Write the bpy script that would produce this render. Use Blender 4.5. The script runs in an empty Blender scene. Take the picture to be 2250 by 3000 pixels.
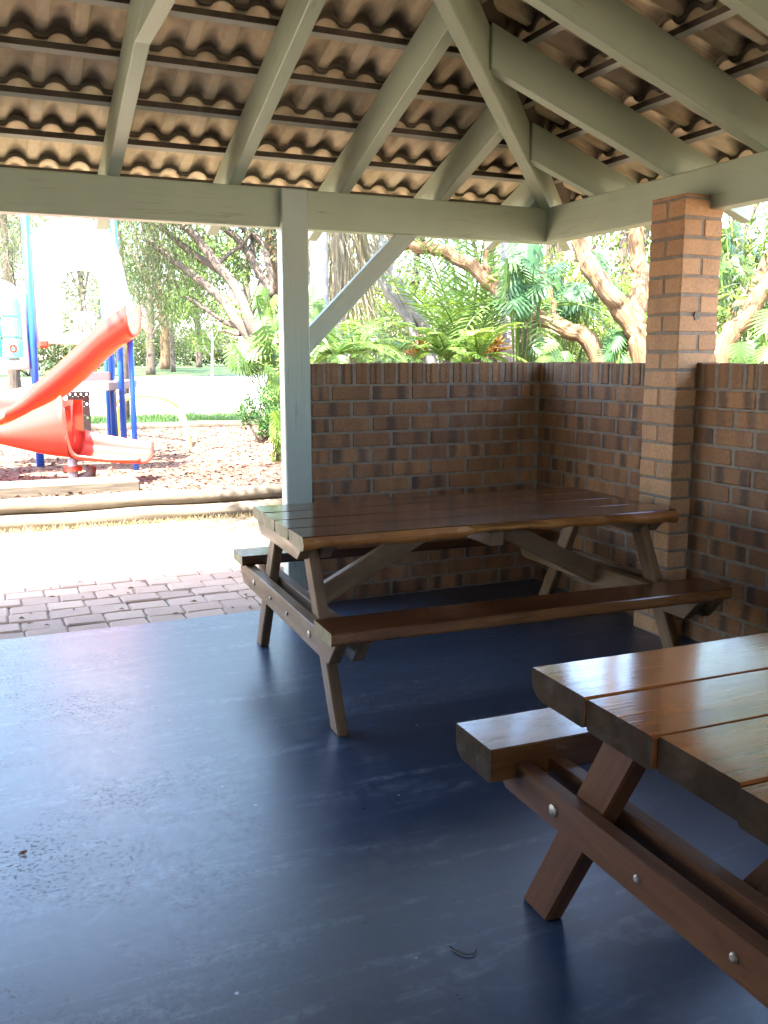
import bpy, bmesh, math, random
import numpy as np
from mathutils import Vector, Matrix
rng = random.Random(7)
NR = np.random.RandomState(11)
sc = bpy.context.scene
COL = sc.collection
R = math.radians
# ------------------------------------------------------------------ camera
FOC, YAW, PITCH, ROLL = 2696.1, .4178, .1648, -.0018
CAM = np.array([-3.1163, -4.7099, 1.3457])
_F = np.array([math.sin(YAW)*math.cos(PITCH), math.cos(YAW)*math.cos(PITCH), -math.sin(PITCH)])
_r = np.array([math.cos(YAW), -math.sin(YAW), 0.]); _u = np.cross(_r, _F)
_c, _s = math.cos(ROLL), math.sin(ROLL)
RT = np.array([_c*_r+_s*_u, -_s*_r+_c*_u, _F])
K = 1.3562
def at(vx, vy, d):
    """a point of the place, from a direction measured in the photo and its depth in metres"""
    return CAM + d*(RT.T @ np.array([(vx*K-1125)/FOC, -(vy*K-1500)/FOC, 1.]))
cd = bpy.data.cameras.new('camera'); cam = bpy.data.objects.new('camera', cd); COL.objects.link(cam)
cd.sensor_fit = 'VERTICAL'; cd.sensor_height = 36; cd.lens = 36*FOC/3000; cd.clip_end = 2000; cd.clip_start = .02
cam.matrix_world = Matrix([[RT[0][i], RT[1][i], -RT[2][i], CAM[i]] for i in range(3)]+[[0, 0, 0, 1]])
sc.camera = cam
# ------------------------------------------------------------------ node helper
class NT:
    def __init__(s, name):
        s.m = bpy.data.materials.new(name); s.m.use_nodes = True
        s.t = s.m.node_tree; s.t.nodes.clear()
        s.out = s.t.nodes.new('ShaderNodeOutputMaterial')
    def n(s, typ, **kw):
        nd = s.t.nodes.new(typ)
        for k, v in kw.items():
            if k == 'inp':
                for a, b in v.items():
                    sock = nd.inputs[a]
                    if hasattr(b, 'is_output') or isinstance(b, bpy.types.NodeSocket): s.t.links.new(b, sock)
                    else: sock.default_value = b
            else: setattr(nd, k, v)
        return nd
    def obj(s): return s.n('ShaderNodeTexCoord').outputs['Object']
    def attr(s, nm='gco'): return s.n('ShaderNodeAttribute', attribute_name=nm).outputs['Vector']
    def scale(s, v, sx, sy, sz): return s.n('ShaderNodeMapping', inp={'Vector': v, 'Scale': (sx, sy, sz)}).outputs[0]
    def noise(s, v, sc_, det=4, rough=.55, dist=0):
        return s.n('ShaderNodeTexNoise', inp={'Vector': v, 'Scale': sc_, 'Detail': det, 'Roughness': rough, 'Distortion': dist}).outputs['Fac']
    def vor(s, v, sc_, out='Distance', feature='F1'):
        return s.n('ShaderNodeTexVoronoi', feature=feature, inp={'Vector': v, 'Scale': sc_}).outputs[out]
    def ramp(s, f, stops, interp='LINEAR'):
        nd = s.n('ShaderNodeValToRGB', inp={'Fac': f}); cr = nd.color_ramp; cr.interpolation = interp
        while len(cr.elements) < len(stops): cr.elements.new(.5)
        for e, (p, c) in zip(cr.elements, stops):
            e.position = p; e.color = (*c, 1) if isinstance(c, (tuple, list)) else (c, c, c, 1)
        return nd.outputs[0]
    def mix(s, f, a, b, mode='MIX'):
        nd = s.n('ShaderNodeMix', data_type='RGBA', blend_type=mode)
        for i, v in ((0, f), (6, a), (7, b)):
            if isinstance(v, bpy.types.NodeSocket): s.t.links.new(v, nd.inputs[i])
            else: nd.inputs[i].default_value = (*v, 1) if isinstance(v, (tuple, list)) else v
        return nd.outputs[2]
    def math(s, op, a, b=0., clamp=False):
        nd = s.n('ShaderNodeMath', operation=op, use_clamp=clamp)
        for i, v in ((0, a), (1, b)):
            if isinstance(v, bpy.types.NodeSocket): s.t.links.new(v, nd.inputs[i])
            else: nd.inputs[i].default_value = v
        return nd.outputs[0]
    def isl(s): return s.n('ShaderNodeNewGeometry').outputs['Random Per Island']
    def bump(s, h, st=.3, dist=.01): return s.n('ShaderNodeBump', inp={'Height': h, 'Strength': st, 'Distance': dist}).outputs[0]
    def pbr(s, col, rough=.6, nrm=None, spec=.5, coat=0., coatr=.1, metal=0., trans=None, sss=None):
        p = s.n('ShaderNodeBsdfPrincipled')
        def st(k, v):
            if isinstance(v, bpy.types.NodeSocket): s.t.links.new(v, p.inputs[k])
            else: p.inputs[k].default_value = (*v, 1) if isinstance(v, (tuple, list)) else v
        st('Base Color', col); st('Roughness', rough); st('Specular IOR Level', spec); st('Metallic', metal)
        st('Coat Weight', coat); st('Coat Roughness', coatr)
        if nrm is not None: s.t.links.new(nrm, p.inputs['Normal']); 
        sh = p.outputs[0]
        if trans:
            tcol, f = trans
            tr = s.n('ShaderNodeBsdfTranslucent')
            if isinstance(tcol, bpy.types.NodeSocket): s.t.links.new(tcol, tr.inputs[0])
            else: tr.inputs[0].default_value = (*tcol, 1)
            mx = s.n('ShaderNodeMixShader', inp={0: f}); s.t.links.new(sh, mx.inputs[1]); s.t.links.new(tr.outputs[0], mx.inputs[2]); sh = mx.outputs[0]
        s.t.links.new(sh, s.out.inputs[0])
        return s.m
M = {}
def paint(name, col, dirt=.25, rough=.42):
    t = NT(name); o = t.obj(); g = t.attr()
    n1 = t.noise(o, 3, 5, .6); n2 = t.noise(t.scale(g, 1.2, 30, 30), 1., 4, .6)
    d = t.ramp(n1, [(.35, 0), (.75, 1)])
    c = t.mix(t.math('MULTIPLY', d, dirt), col, tuple(x*.55 for x in col))
    c = t.mix(t.math('MULTIPLY', t.ramp(n2, [(.55, 0), (.75, 1)]), dirt*.5), c, tuple(min(1, x*1.12) for x in col))
    n4 = t.noise(t.scale(g, .7, 22, 22), 1.3, 3, .5); chk = t.ramp(n4, [(.485, 0), (.5, 1), (.515, 0)])
    c = t.mix(t.math('MULTIPLY', t.math('MULTIPLY', chk, t.ramp(t.noise(o, 2.3), [(.5, 0), (.6, 1)])), .45), c, tuple(x*.4 for x in col))
    spk = t.ramp(t.vor(o, 60), [(.0, 1), (.07, 1), (.1, 0)])
    c = t.mix(t.math('MULTIPLY', t.math('MULTIPLY', spk, t.ramp(t.noise(o, 9), [(.5, 0), (.6, 1)])), .5), c, (.05, .05, .04))
    M[name] = t.pbr(c, rough, t.bump(n2, .5, .004), .35)
paint('paint_green', (.335, .385, .285))
paint('paint_post', (.36, .41, .355), .15)
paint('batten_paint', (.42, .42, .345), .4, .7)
def m_tile():
    t = NT('tile'); o = t.obj(); g = t.attr(); i = t.isl()
    base = t.mix(i, (.60, .49, .32), (.72, .60, .42))
    n = t.noise(o, 5, 6, .65); n2 = t.noise(o, 40, 4, .65); n3 = t.noise(o, 1.3, 3, .5)
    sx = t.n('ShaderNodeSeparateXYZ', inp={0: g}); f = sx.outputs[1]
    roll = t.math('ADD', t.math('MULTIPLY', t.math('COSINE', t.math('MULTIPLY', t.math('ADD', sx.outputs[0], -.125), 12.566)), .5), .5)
    # mould and painted shade above the laps, strongest under rolls; tile ends dirty black
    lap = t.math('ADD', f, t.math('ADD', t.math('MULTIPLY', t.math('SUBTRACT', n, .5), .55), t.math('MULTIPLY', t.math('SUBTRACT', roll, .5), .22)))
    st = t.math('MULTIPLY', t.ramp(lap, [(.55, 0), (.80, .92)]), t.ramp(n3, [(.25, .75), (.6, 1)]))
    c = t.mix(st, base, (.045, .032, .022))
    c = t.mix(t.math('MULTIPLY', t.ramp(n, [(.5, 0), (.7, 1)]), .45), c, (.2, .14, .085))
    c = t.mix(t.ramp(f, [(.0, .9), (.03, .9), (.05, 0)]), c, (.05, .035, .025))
    c = t.mix(.25, c, n2, 'OVERLAY')
    M['tile'] = t.pbr(c, .9, t.bump(n2, .5, .004), .2)
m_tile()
def m_brick(name, cols, dark, band=.8):
    t = NT(name); o = t.obj(); g = t.attr(); i = t.isl()
    base = t.ramp(i, [(0, cols[0]), (.3, cols[1]), (.6, cols[2]), (.85, cols[3]), (1, cols[1])])
    sx = t.n('ShaderNodeSeparateXYZ', inp={0: g})
    # dark kiln flash marks across each brick, of random place and strength
    ph = t.math('FRACT', t.math('MULTIPLY', i, 37.7)); st = t.math('FRACT', t.math('MULTIPLY', i, 91.3))
    u = t.math('ADD', sx.outputs[0], t.math('MULTIPLY', t.math('SUBTRACT', t.noise(o, 18, 3), .5), .16))
    w = t.math('SINE', t.math('MULTIPLY', t.math('ADD', u, ph), 9.5))
    fl = t.math('MULTIPLY', t.ramp(w, [(-.2, 0), (.95, 1)]), t.math('MULTIPLY', t.ramp(st, [(.05, .1), (.8, 1)]), band))
    c = t.mix(fl, base, dark)
    n = t.noise(o, 60, 5, .65); n2 = t.noise(o, 7, 4, .6)
    c = t.mix(.35, c, n, 'OVERLAY'); c = t.mix(t.math('MULTIPLY', t.ramp(n2, [(.5, 0), (.8, 1)]), .35), c, tuple(x*.5 for x in cols[1]))
    c = t.mix(t.math('MULTIPLY', t.ramp(t.noise(o, 3.1, 5, .65), [(.56, 0), (.75, 1)]), .22), c, (.36, .31, .26))
    c = t.mix(t.math('MULTIPLY', t.ramp(t.noise(t.scale(o, 1, 1, .5), 1.7, 5, .6), [(.5, 0), (.75, 1)]), .5), c, tuple(x*.35 for x in cols[2]))
    pit = t.ramp(t.vor(t.scale(o, 1, 1, .35), 120), [(0, 1), (.16, 1), (.3, 0)])
    c = t.mix(t.math('MULTIPLY', pit, t.math('MULTIPLY', t.ramp(n2, [(.35, 0), (.6, 1)]), .5)), c, tuple(x*.35 for x in cols[1]))
    h = t.math('SUBTRACT', n, t.math('MULTIPLY', pit, .6))
    M[name] = t.pbr(c, .78, t.bump(h, .55, .006), .3)
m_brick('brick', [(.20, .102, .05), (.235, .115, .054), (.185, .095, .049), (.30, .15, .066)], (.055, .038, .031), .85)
m_brick('pillar_brick_lit', [(.40, .222, .112), (.45, .252, .13), (.37, .20, .102), (.42, .235, .12)], (.2, .11, .066), .28)  # wall brick made lighter and more orange, stronger light painted in
def m_simple(name, c1, c2, s=8, rough=.8, bs=.3, bd=.01, spec=.3, coord='o', sc3=(1, 1, 1), det=5, metal=0, coat=0):
    t = NT(name); v = t.obj() if coord == 'o' else t.attr()
    n = t.noise(t.scale(v, *sc3), s, det, .6); 
    M[name] = t.pbr(t.mix(t.ramp(n, [(.3, 0), (.7, 1)]), c1, c2), rough, t.bump(n, bs, bd), spec, coat=coat, metal=metal)
m_simple('batten_dark', (.05, .036, .025), (.10, .075, .052), 12)  # dark brown, for batten faces turned up the slope
m_simple('mortar', (.15, .122, .096), (.225, .185, .148), 30)
def m_wood(name, c1, c2, c3, rough, coat, dark_end=None):
    t = NT(name); g = t.attr(); i = t.isl()
    o2 = t.n('ShaderNodeVectorMath', operation='ADD', inp={0: g}); cmb = t.n('ShaderNodeCombineXYZ', inp={0: t.math('MULTIPLY', i, 17.), 1: t.math('MULTIPLY', i, 5.3), 2: 0.}); t.t.links.new(cmb.outputs[0], o2.inputs[1])
    v = o2.outputs[0]
    n1 = t.noise(t.scale(v, .9, 7, 7), 1.6, 6, .6, 1.2); n2 = t.noise(t.scale(v, 3, 90, 90), 1.5, 3, .6); n3 = t.noise(v, 6, 4, .6)
    c = t.ramp(n1, [(.25, c1), (.5, c2), (.75, c3)])
    c = t.mix(.35, c, t.ramp(n2, [(.3, .33), (.7, .67)]), 'OVERLAY')
    c = t.mix(t.math('MULTIPLY', i, .35), c, c1)
    c = t.mix(t.math('MULTIPLY', t.ramp(n3, [(.52, 0), (.75, 1)]), .5), c, tuple(x*.45 for x in c1))
    for ang_ in (.35, -.6):
        sv = t.n('ShaderNodeMapping', inp={'Vector': v, 'Rotation': (0, 0, ang_), 'Scale': (2.2, 60, 60)}).outputs[0]
        scr = t.math('MULTIPLY', t.ramp(t.noise(sv, 1.4, 3, .5), [(.70, 0), (.74, 1)]), t.ramp(t.noise(v, 5, 3), [(.5, 0), (.6, 1)]))
        c = t.mix(t.math('MULTIPLY', scr, .4), c, tuple(min(1, x*1.5+.03) for x in c3))
    rr = t.ramp(t.noise(t.scale(v, 1, 5, 5), 3, 4), [(.3, rough*.75), (.7, rough*1.4)])
    b = t.math('ADD', t.math('MULTIPLY', n2, .5), t.math('MULTIPLY', n1, 1.0))
    M[name] = t.pbr(c, rr, t.bump(b, .10, .006), .5 if coat > .2 or rough < .2 else .18, coat, .10)
m_wood('wood_old', (.040, .014, .006), (.085, .031, .011), (.14, .054, .017), .13, .15)
m_wood('wood_edge', (.13, .045, .012), (.34, .135, .034), (.50, .24, .07), .45, .1)
m_wood('wood_warm', (.10, .026, .007), (.23, .068, .015), (.36, .122, .028), .11, .5)
m_wood('wood_bench', (.09, .034, .012), (.19, .08, .027), (.28, .13, .045), .22, .35)
m_wood('wood_leg', (.060, .021, .009), (.115, .044, .018), (.17, .072, .03), .5, .08)
m_wood('wood_end', (.014, .008, .004), (.034, .018, .009), (.07, .038, .018), .8, .0)
m_wood('wood_end_lit', (.16, .125, .065), (.26, .21, .115), (.36, .30, .17), .6, .0)  # strong light on the corner table's ends painted into paler wood
m_wood('wood_leg_worn_lit', (.10, .055, .028), (.17, .10, .052), (.25, .16, .085), .5, .05)  # weathered tone and side light both painted into the leg colour
m_simple('bolt', (.42, .40, .34), (.25, .2, .15), 60, .45, .2, .002, .5, metal=.6)
def m_floor():
    t = NT('floor_paint'); o = t.obj()
    n1 = t.noise(o, 1.1, 5, .6); n2 = t.noise(o, 14, 6, .7); n3 = t.noise(o, 120, 3, .6)
    c = t.mix(t.ramp(n1, [(.3, 0), (.7, 1)]), (.007, .023, .053), (.013, .036, .078))
    # worn paler clouds and chalky scuffs
    c = t.mix(t.math('MULTIPLY', t.ramp(n2, [(.46, 0), (.75, 1)]), .35), c, (.045, .065, .11))
    brk = t.ramp(t.noise(o, 22, 6, .7), [(.42, 0), (.6, 1)])
    for (ax, sc3, th, am) in ((.55, (1.1, 7, 1), .57, .5), (-.85, (.8, 6, 1), .585, .5), (1.95, (1.3, 9, 1), .59, .45), (2.6, (.5, 14, 1), .63, .6)):
        mp = t.n('ShaderNodeMapping', inp={'Vector': o, 'Rotation': (0, 0, ax), 'Scale': sc3}).outputs[0]
        s1 = t.ramp(t.noise(mp, 1.1, 8, .68, .8), [(th-.03, 0), (th+.07, 1)])
        c = t.mix(t.math('MULTIPLY', s1, t.math('MULTIPLY', brk, am)), c, (.13, .165, .215))
    fine = t.noise(o, 38, 8, .8)
    c = t.mix(t.math('MULTIPLY', t.ramp(fine, [(.52, 0), (.7, 1)]), .55), c, (.05, .08, .125))
    c = t.mix(t.math('MULTIPLY', t.ramp(fine, [(.25, 1), (.42, 0)]), .5), c, (.004, .010, .024))
    sp = t.ramp(t.vor(o, 5.5), [(0, 1), (.022, 1), (.032, 0)])
    c = t.mix(t.math('MULTIPLY', sp, .75), c, (.5, .52, .55))
    # dark grit trodden in near the open side
    sx = t.n('ShaderNodeSeparateXYZ', inp={0: o})
    patch = t.ramp(t.noise(o, 2.2, 4, .6), [(.42, 0), (.6, 1)])
    gr = t.ramp(t.noise(o, 75, 4, .7), [(.53, 0), (.6, 1)])
    side = t.ramp(t.math('ADD', sx.outputs[0], 3.2), [(.2, 1), (.95, 0)])
    grit = t.math('MULTIPLY', t.math('MULTIPLY', gr, patch), side)
    c = t.mix(t.math('MULTIPLY', grit, .8), c, (.02, .022, .028))
    rg = t.math('ADD', t.math('ADD', t.ramp(n2, [(.3, .26), (.75, .34)]), t.math('MULTIPLY', t.ramp(fine, [(.4, 0), (.7, 1)]), .10)), t.math('MULTIPLY', grit, .35))
    M['floor_paint'] = t.pbr(c, rg, t.bump(n3, .06, .002), 1.0, .0, .33)
m_floor()
def m_isl(name, cols, rough=.8, ns=40, bs=.4, bd=.005, spec=.3, trans=None):
    t = NT(name); o = t.obj(); i = t.isl(); k = len(cols)-1
    c = t.ramp(i, [(j/k, cc) for j, cc in enumerate(cols)]); n = t.noise(o, ns, 5, .65)
    c = t.mix(.3, c, n, 'OVERLAY')
    M[name] = t.pbr(c, rough, t.bump(n, bs, bd) if bs else None, spec, trans=((c if trans else None), trans) if trans else None)
m_isl('paver', [(.27, .19, .145), (.34, .245, .19), (.30, .21, .16), (.37, .27, .205)], .9, 90, .5)
m_isl('mulch_chip', [(.06, .03, .02), (.13, .07, .045), (.09, .045, .03), (.24, .15, .10)], .9, 30, .2)
m_simple('joint_soil', (.07, .055, .045), (.14, .11, .085), 20)
m_simple('sand', (.40, .34, .26), (.54, .47, .37), 6)
m_simple('mulch', (.07, .038, .025), (.16, .095, .065), 22, .95, .8, .03)
m_simple('lawn', (.025, .055, .012), (.06, .10, .028), 5, .9, .6, .03)
m_simple('lawn_far', (.022, .048, .010), (.055, .085, .022), 2, .9, .6, .03)
m_simple('asphalt', (.20, .20, .205), (.27, .265, .26), 30, .9)
m_simple('kerb', (.38, .36, .33), (.5, .48, .44), 12)
m_simple('soil', (.07, .05, .032), (.14, .10, .07), 9)
m_simple('log_wood', (.06, .046, .032), (.13, .105, .075), 3, .8, .5, .01, coord='g', sc3=(1, 8, 8))
def m_plastic(name, col, rough=.35, tr=None):
    t = NT(name); n = t.noise(t.obj(), 3, 4)
    c = t.mix(t.math('MULTIPLY', n, .3), col, tuple(x*.75 for x in col))
    M[name] = t.pbr(c, rough, None, .5, trans=tr)
m_plastic('plastic_red', (.46, .06, .042), .3, ((.85, .19, .06), .40))
m_plastic('plastic_cream', (.74, .70, .60), .4)
m_plastic('pole_blue', (.015, .10, .48), .35)
m_plastic('plastic_teal', (.10, .50, .46), .35)
m_plastic('plastic_brown', (.10, .065, .055), .6)
m_plastic('deck_pink', (.36, .25, .22), .7)
m_plastic('yellow', (.72, .58, .10), .4)
m_plastic('grey_steel', (.32, .31, .31), .5)
def m_leaf(name, cols, tr=.35, rough=.4, spec=.4):
    t = NT(name); i = t.isl(); k = len(cols)-1
    c = t.ramp(i, [(j/k, cc) for j, cc in enumerate(cols)])
    tc = t.mix(.45, c, (.22, .32, .03))
    M[name] = t.pbr(c, rough, None, spec, trans=(tc, tr))
m_leaf('leaf_bright', [(0.095, 0.180, 0.022), (0.161, 0.244, 0.035), (0.067, 0.134, 0.022), (0.208, 0.270, 0.054)])
m_leaf('leaf_yellow', [(0.209, 0.241, 0.041), (0.129, 0.193, 0.034), (0.258, 0.266, 0.068), (0.097, 0.153, 0.027)], .4)
m_leaf('leaf_mid', [(0.050, 0.106, 0.024), (0.083, 0.154, 0.033), (0.039, 0.082, 0.022), (0.110, 0.173, 0.041)])
m_leaf('leaf_dark', [(0.026, 0.072, 0.028), (0.046, 0.110, 0.042), (0.066, 0.138, 0.047), (0.033, 0.083, 0.037)], .3, .5, .3)
m_leaf('leaf_blue', [(0.026, 0.077, 0.023), (0.046, 0.116, 0.033), (0.033, 0.094, 0.028)], .3, .5, .3)
m_leaf('leaf_olive', [(0.068, 0.082, 0.034), (0.102, 0.116, 0.054), (0.048, 0.061, 0.027), (0.129, 0.136, 0.075)], .35)
m_leaf('leaf_pale', [(0.120, 0.132, 0.084), (0.162, 0.168, 0.114), (0.084, 0.096, 0.054), (0.192, 0.192, 0.132)], .35)
m_leaf('leaf_frond', [(0.083, 0.154, 0.025), (0.117, 0.204, 0.039), (0.059, 0.112, 0.025)], .3)
m_leaf('dry_frond', [(0.252, 0.196, 0.119), (0.322, 0.259, 0.168), (0.196, 0.147, 0.091)], .25, .8, .2)
m_leaf('leaf_orange', [(.45, .20, .04), (.50, .28, .06), (.36, .14, .05), (.30, .26, .06)], .3)
m_leaf('dry_leaf', [(.16, .07, .045), (.22, .10, .06)], .15, .8, .2)
def m_bark(name, c1, c2, c3, sx=6, sz=1.2, bs=.8):
    t = NT(name); o = t.obj(); g = t.attr()
    n1 = t.noise(t.scale(g, sz*.55, sx*2.2, sx*2.2), 3, 6, .6, .5); n2 = t.noise(o, 4, 4, .6)
    c = t.ramp(n1, [(.28, c1), (.5, c2), (.72, c3)])
    c = t.mix(t.math('MULTIPLY', t.ramp(n2, [(.5, 0), (.75, 1)]), .5), c, c1)
    M[name] = t.pbr(c, .9, t.bump(n1, bs, .03), .2)
m_bark('paperbark', (.10, .052, .025), (.20, .115, .058), (.30, .20, .12), 9, 1.6, 1.)
m_bark('bark_brown', (.06, .045, .034), (.105, .08, .062), (.16, .125, .10), 9, 1.4, 1.)
m_bark('bark_red', (.09, .05, .03), (.14, .085, .05), (.2, .125, .075), 9, 1.4, 1.)
m_bark('bark_grey', (.15, .135, .115), (.23, .21, .18), (.32, .295, .26), 6, .7, .6)
def m_palm():
    t = NT('palm_trunk'); o = t.obj(); sx = t.n('ShaderNodeSeparateXYZ', inp={0: o})
    z = t.math('ADD', sx.outputs[2], t.math('MULTIPLY', t.noise(o, 6, 3), .05))
    w = t.math('SINE', t.math('MULTIPLY', z, 42.)); n = t.noise(o, 14, 5, .6)
    c = t.mix(t.ramp(n, [(.3, 0), (.7, 1)]), (.24, .22, .235), (.33, .305, .32))
    c = t.mix(t.ramp(w, [(.85, 0), (.97, .55)]), c, (.24, .21, .2))
    M['palm_trunk'] = t.pbr(c, .85, t.bump(t.math('ADD', t.math('MULTIPLY', w, .4), n), .4, .012), .2)
m_palm()
# ------------------------------------------------------------------ mesh builder
class MB:
    def __init__(s): s.V = []; s.F = []; s.G = []
    def add(s, vs, fs, gs=None):
        b = len(s.V); s.V.extend([tuple(v) for v in vs]); s.F.extend([tuple(b+i for i in f) for f in fs])
        s.G.extend([tuple(g) for g in (gs if gs is not None else vs)])
    def hexa(s, P, c=.004, unit=False):
        """chamfered six-sided block, P[u][v][w] the eight corners, u the long axis"""
        P = np.array(P, float)
        lu = np.linalg.norm(P[1, 0, 0]-P[0, 0, 0]); lv = np.linalg.norm(P[0, 1, 0]-P[0, 0, 0]); lw = np.linalg.norm(P[0, 0, 1]-P[0, 0, 0])
        L = (lu, lv, lw); k = [min(.45, c/max(x, 1e-6)) for x in L]
        def tri(q):
            r = 0
            for a in (0, 1):
                for b in (0, 1):
                    for d in (0, 1):
                        r = r + P[a, b, d]*((q[0] if a else 1-q[0])*(q[1] if b else 1-q[1])*(q[2] if d else 1-q[2]))
            return r
        vs, gs, idx = [], [], {}
        off = (rng.random()*9, rng.random()*9, rng.random()*9)
        for a in range(3):
            for sg in ((i, j, l) for i in (0, 1) for j in (0, 1) for l in (0, 1)):
                q = [(sg[m] if m == a else (k[m] if sg[m] == 0 else 1-k[m])) for m in range(3)]
                idx[(a, sg)] = len(vs); vs.append(tri(q))
                gs.append(tuple(q) if unit else tuple(q[m]*L[m]+off[m] for m in range(3)))
        fs = []
        cen = P.mean(axis=(0, 1, 2))
        def put(f):
            p = [vs[i] for i in f]; n = np.cross(p[1]-p[0], p[2]-p[0])
            if np.dot(n, (sum(p)/len(p))-cen) < 0: f = f[::-1]
            fs.append(f)
        def mk(**kw): return kw
        for a in range(3):
            b, d = [m for m in range(3) if m != a]
            for sa in (0, 1):
                q = []
                for sb, sd in ((0, 0), (1, 0), (1, 1), (0, 1)):
                    t = [0, 0, 0]; t[a] = sa; t[b] = sb; t[d] = sd; q.append(idx[(a, tuple(t))])
                put(q)
            for sb in (0, 1):
                for sd in (0, 1):
                    t0 = [0, 0, 0]; t1 = [0, 0, 0]; t0[b] = t1[b] = sb; t0[d] = t1[d] = sd; t0[a] = 0; t1[a] = 1
                    put([idx[(b, tuple(t0))], idx[(b, tuple(t1))], idx[(d, tuple(t1))], idx[(d, tuple(t0))]])
        for sg in ((i, j, l) for i in (0, 1) for j in (0, 1) for l in (0, 1)):
            put([idx[(0, sg)], idx[(1, sg)], idx[(2, sg)]])
        s.add(vs, fs, gs)
    def box(s, lo, hi, axis=0, c=.004, unit=False, jit=0.):
        lo, hi = np.array(lo, float), np.array(hi, float)
        o = [(0, 1, 2), (1, 0, 2), (2, 0, 1)][axis]
        P = np.zeros((2, 2, 2, 3))
        for a in (0, 1):
            for b in (0, 1):
                for d in (0, 1):
                    q = [0, 0, 0]; q[o[0]] = a; q[o[1]] = b; q[o[2]] = d
                    P[a, b, d] = [hi[m] if q[m] else lo[m] for m in range(3)]
                    if jit: P[a, b, d] += np.array([rng.uniform(-jit, jit) for _ in range(3)])
        s.hexa(P, c, unit)
    def bar(s, a, b, w, h, up=(0, 0, 1), c=.004):
        """bar from a to b: width w across, height h along up"""
        a, b = np.array(a, float), np.array(b, float); d = b-a; d /= np.linalg.norm(d)
        x = np.cross(d, np.array(up, float)); x /= np.linalg.norm(x); y = np.cross(x, d)
        P = np.zeros((2, 2, 2, 3))
        for i, p in enumerate((a, b)):
            for j in (0, 1):
                for l in (0, 1): P[i, j, l] = p+x*w*(j-.5)+y*h*(l-.5)
        s.hexa(P, c)
    def tube(s, pts, rad, n=10, cap=True, rough=0., ring=None):
        pts = [np.array(p, float) for p in pts]
        if not hasattr(rad, '__len__'): rad = [rad]*len(pts)
        base = len(s.V); ref = np.array([0, 0, 1.]); L = 0; off = rng.random()*20
        d0 = pts[1]-pts[0]
        if abs(d0[2]) > .8*np.linalg.norm(d0): ref = np.array([1., 0, 0])
        for i, p in enumerate(pts):
            d = pts[min(i+1, len(pts)-1)]-pts[max(i-1, 0)]; d = d/(np.linalg.norm(d)+1e-9)
            x = ref-d*np.dot(ref, d); x /= np.linalg.norm(x); y = np.cross(d, x); ref = x
            if i: L += np.linalg.norm(pts[i]-pts[i-1])
            for k in range(n):
                a = 2*math.pi*k/n; r = rad[i]*(1+rough*(rng.random()-.5))
                v = p+(x*math.cos(a)+y*math.sin(a))*r
                s.V.append(tuple(v)); s.G.append((L+off, rad[i]*math.cos(a), rad[i]*math.sin(a)))
        m = len(pts)
        for i in range(m-1):
            for k in range(n):
                k2 = (k+1) % n
                s.F.append((base+i*n+k, base+i*n+k2, base+(i+1)*n+k2, base+(i+1)*n+k))
        if cap:
            s.F.append(tuple(base+k for k in range(n))[::-1]); s.F.append(tuple(base+(m-1)*n+k for k in range(n)))
    def leaves(s, C, D, N, ln, wd, fold=.25):
        """many folded leaf blades: centre bases C, directions D, normals N"""
        C, D, N = np.array(C), np.array(D), np.array(N)
        D = D/np.linalg.norm(D, axis=1, keepdims=True)
        S = np.cross(D, N); S /= (np.linalg.norm(S, axis=1, keepdims=True)+1e-9); U = np.cross(S, D)
        ln = np.broadcast_to(np.array(ln, float).reshape(-1, 1), (len(C), 1)); wd = np.broadcast_to(np.array(wd, float).reshape(-1, 1), (len(C), 1))
        p0 = C; p1 = C+D*ln*.45+S*wd*.5+U*wd*fold; p2 = C+D*ln*.45-S*wd*.5+U*wd*fold; p3 = C+D*ln-U*ln*.12
        b = len(s.V); V = np.stack([p0, p1, p3, p2], 1).reshape(-1, 3)
        s.V.extend(map(tuple, V.tolist())); s.G.extend(map(tuple, V.tolist()))
        s.F.extend([(b+4*i, b+4*i+1, b+4*i+2, b+4*i+3) for i in range(len(C))])
    def build(s, name, mat, parent=None, base=None, smooth=False):
        me = bpy.data.meshes.new(name)
        V = np.array(s.V, float)
        if parent is not None: org = np.array(list(parent['_w']), float)
        elif base is not None: org = np.array(base, float)
        else: org = np.zeros(3)
        me.from_pydata((V-org).tolist(), [], s.F)
        a = me.attributes.new('gco', 'FLOAT_VECTOR', 'POINT'); a.data.foreach_set('vector', np.array(s.G, np.float32).ravel())
        for m in (mat if isinstance(mat, (list, tuple)) else [mat]): me.materials.append(M[m])
        if smooth: me.polygons.foreach_set('use_smooth', [True]*len(me.polygons))
        o = bpy.data.objects.new(name, me); COL.objects.link(o)
        if parent is not None: o.parent = parent; o['_w'] = [float(x_) for x_ in org]
        else: o.location = org; o['_w'] = [float(x_) for x_ in org]
        return o
def tag(o, label=None, cat=None, group=None, kind=None):
    if label: o['label'] = label
    if cat: o['category'] = cat
    if group: o['group'] = group
    if kind: o['kind'] = kind
    return o
def thing(name, loc, label, cat, group=None, rz=0):
    o = bpy.data.objects.new(name, None); COL.objects.link(o); o.location = loc; o.rotation_euler[2] = rz
    o['_w'] = [float(x) for x in loc]; o.empty_display_size = .1
    return tag(o, label, cat, group)
def struct(o): o['kind'] = 'structure'; return o
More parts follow.
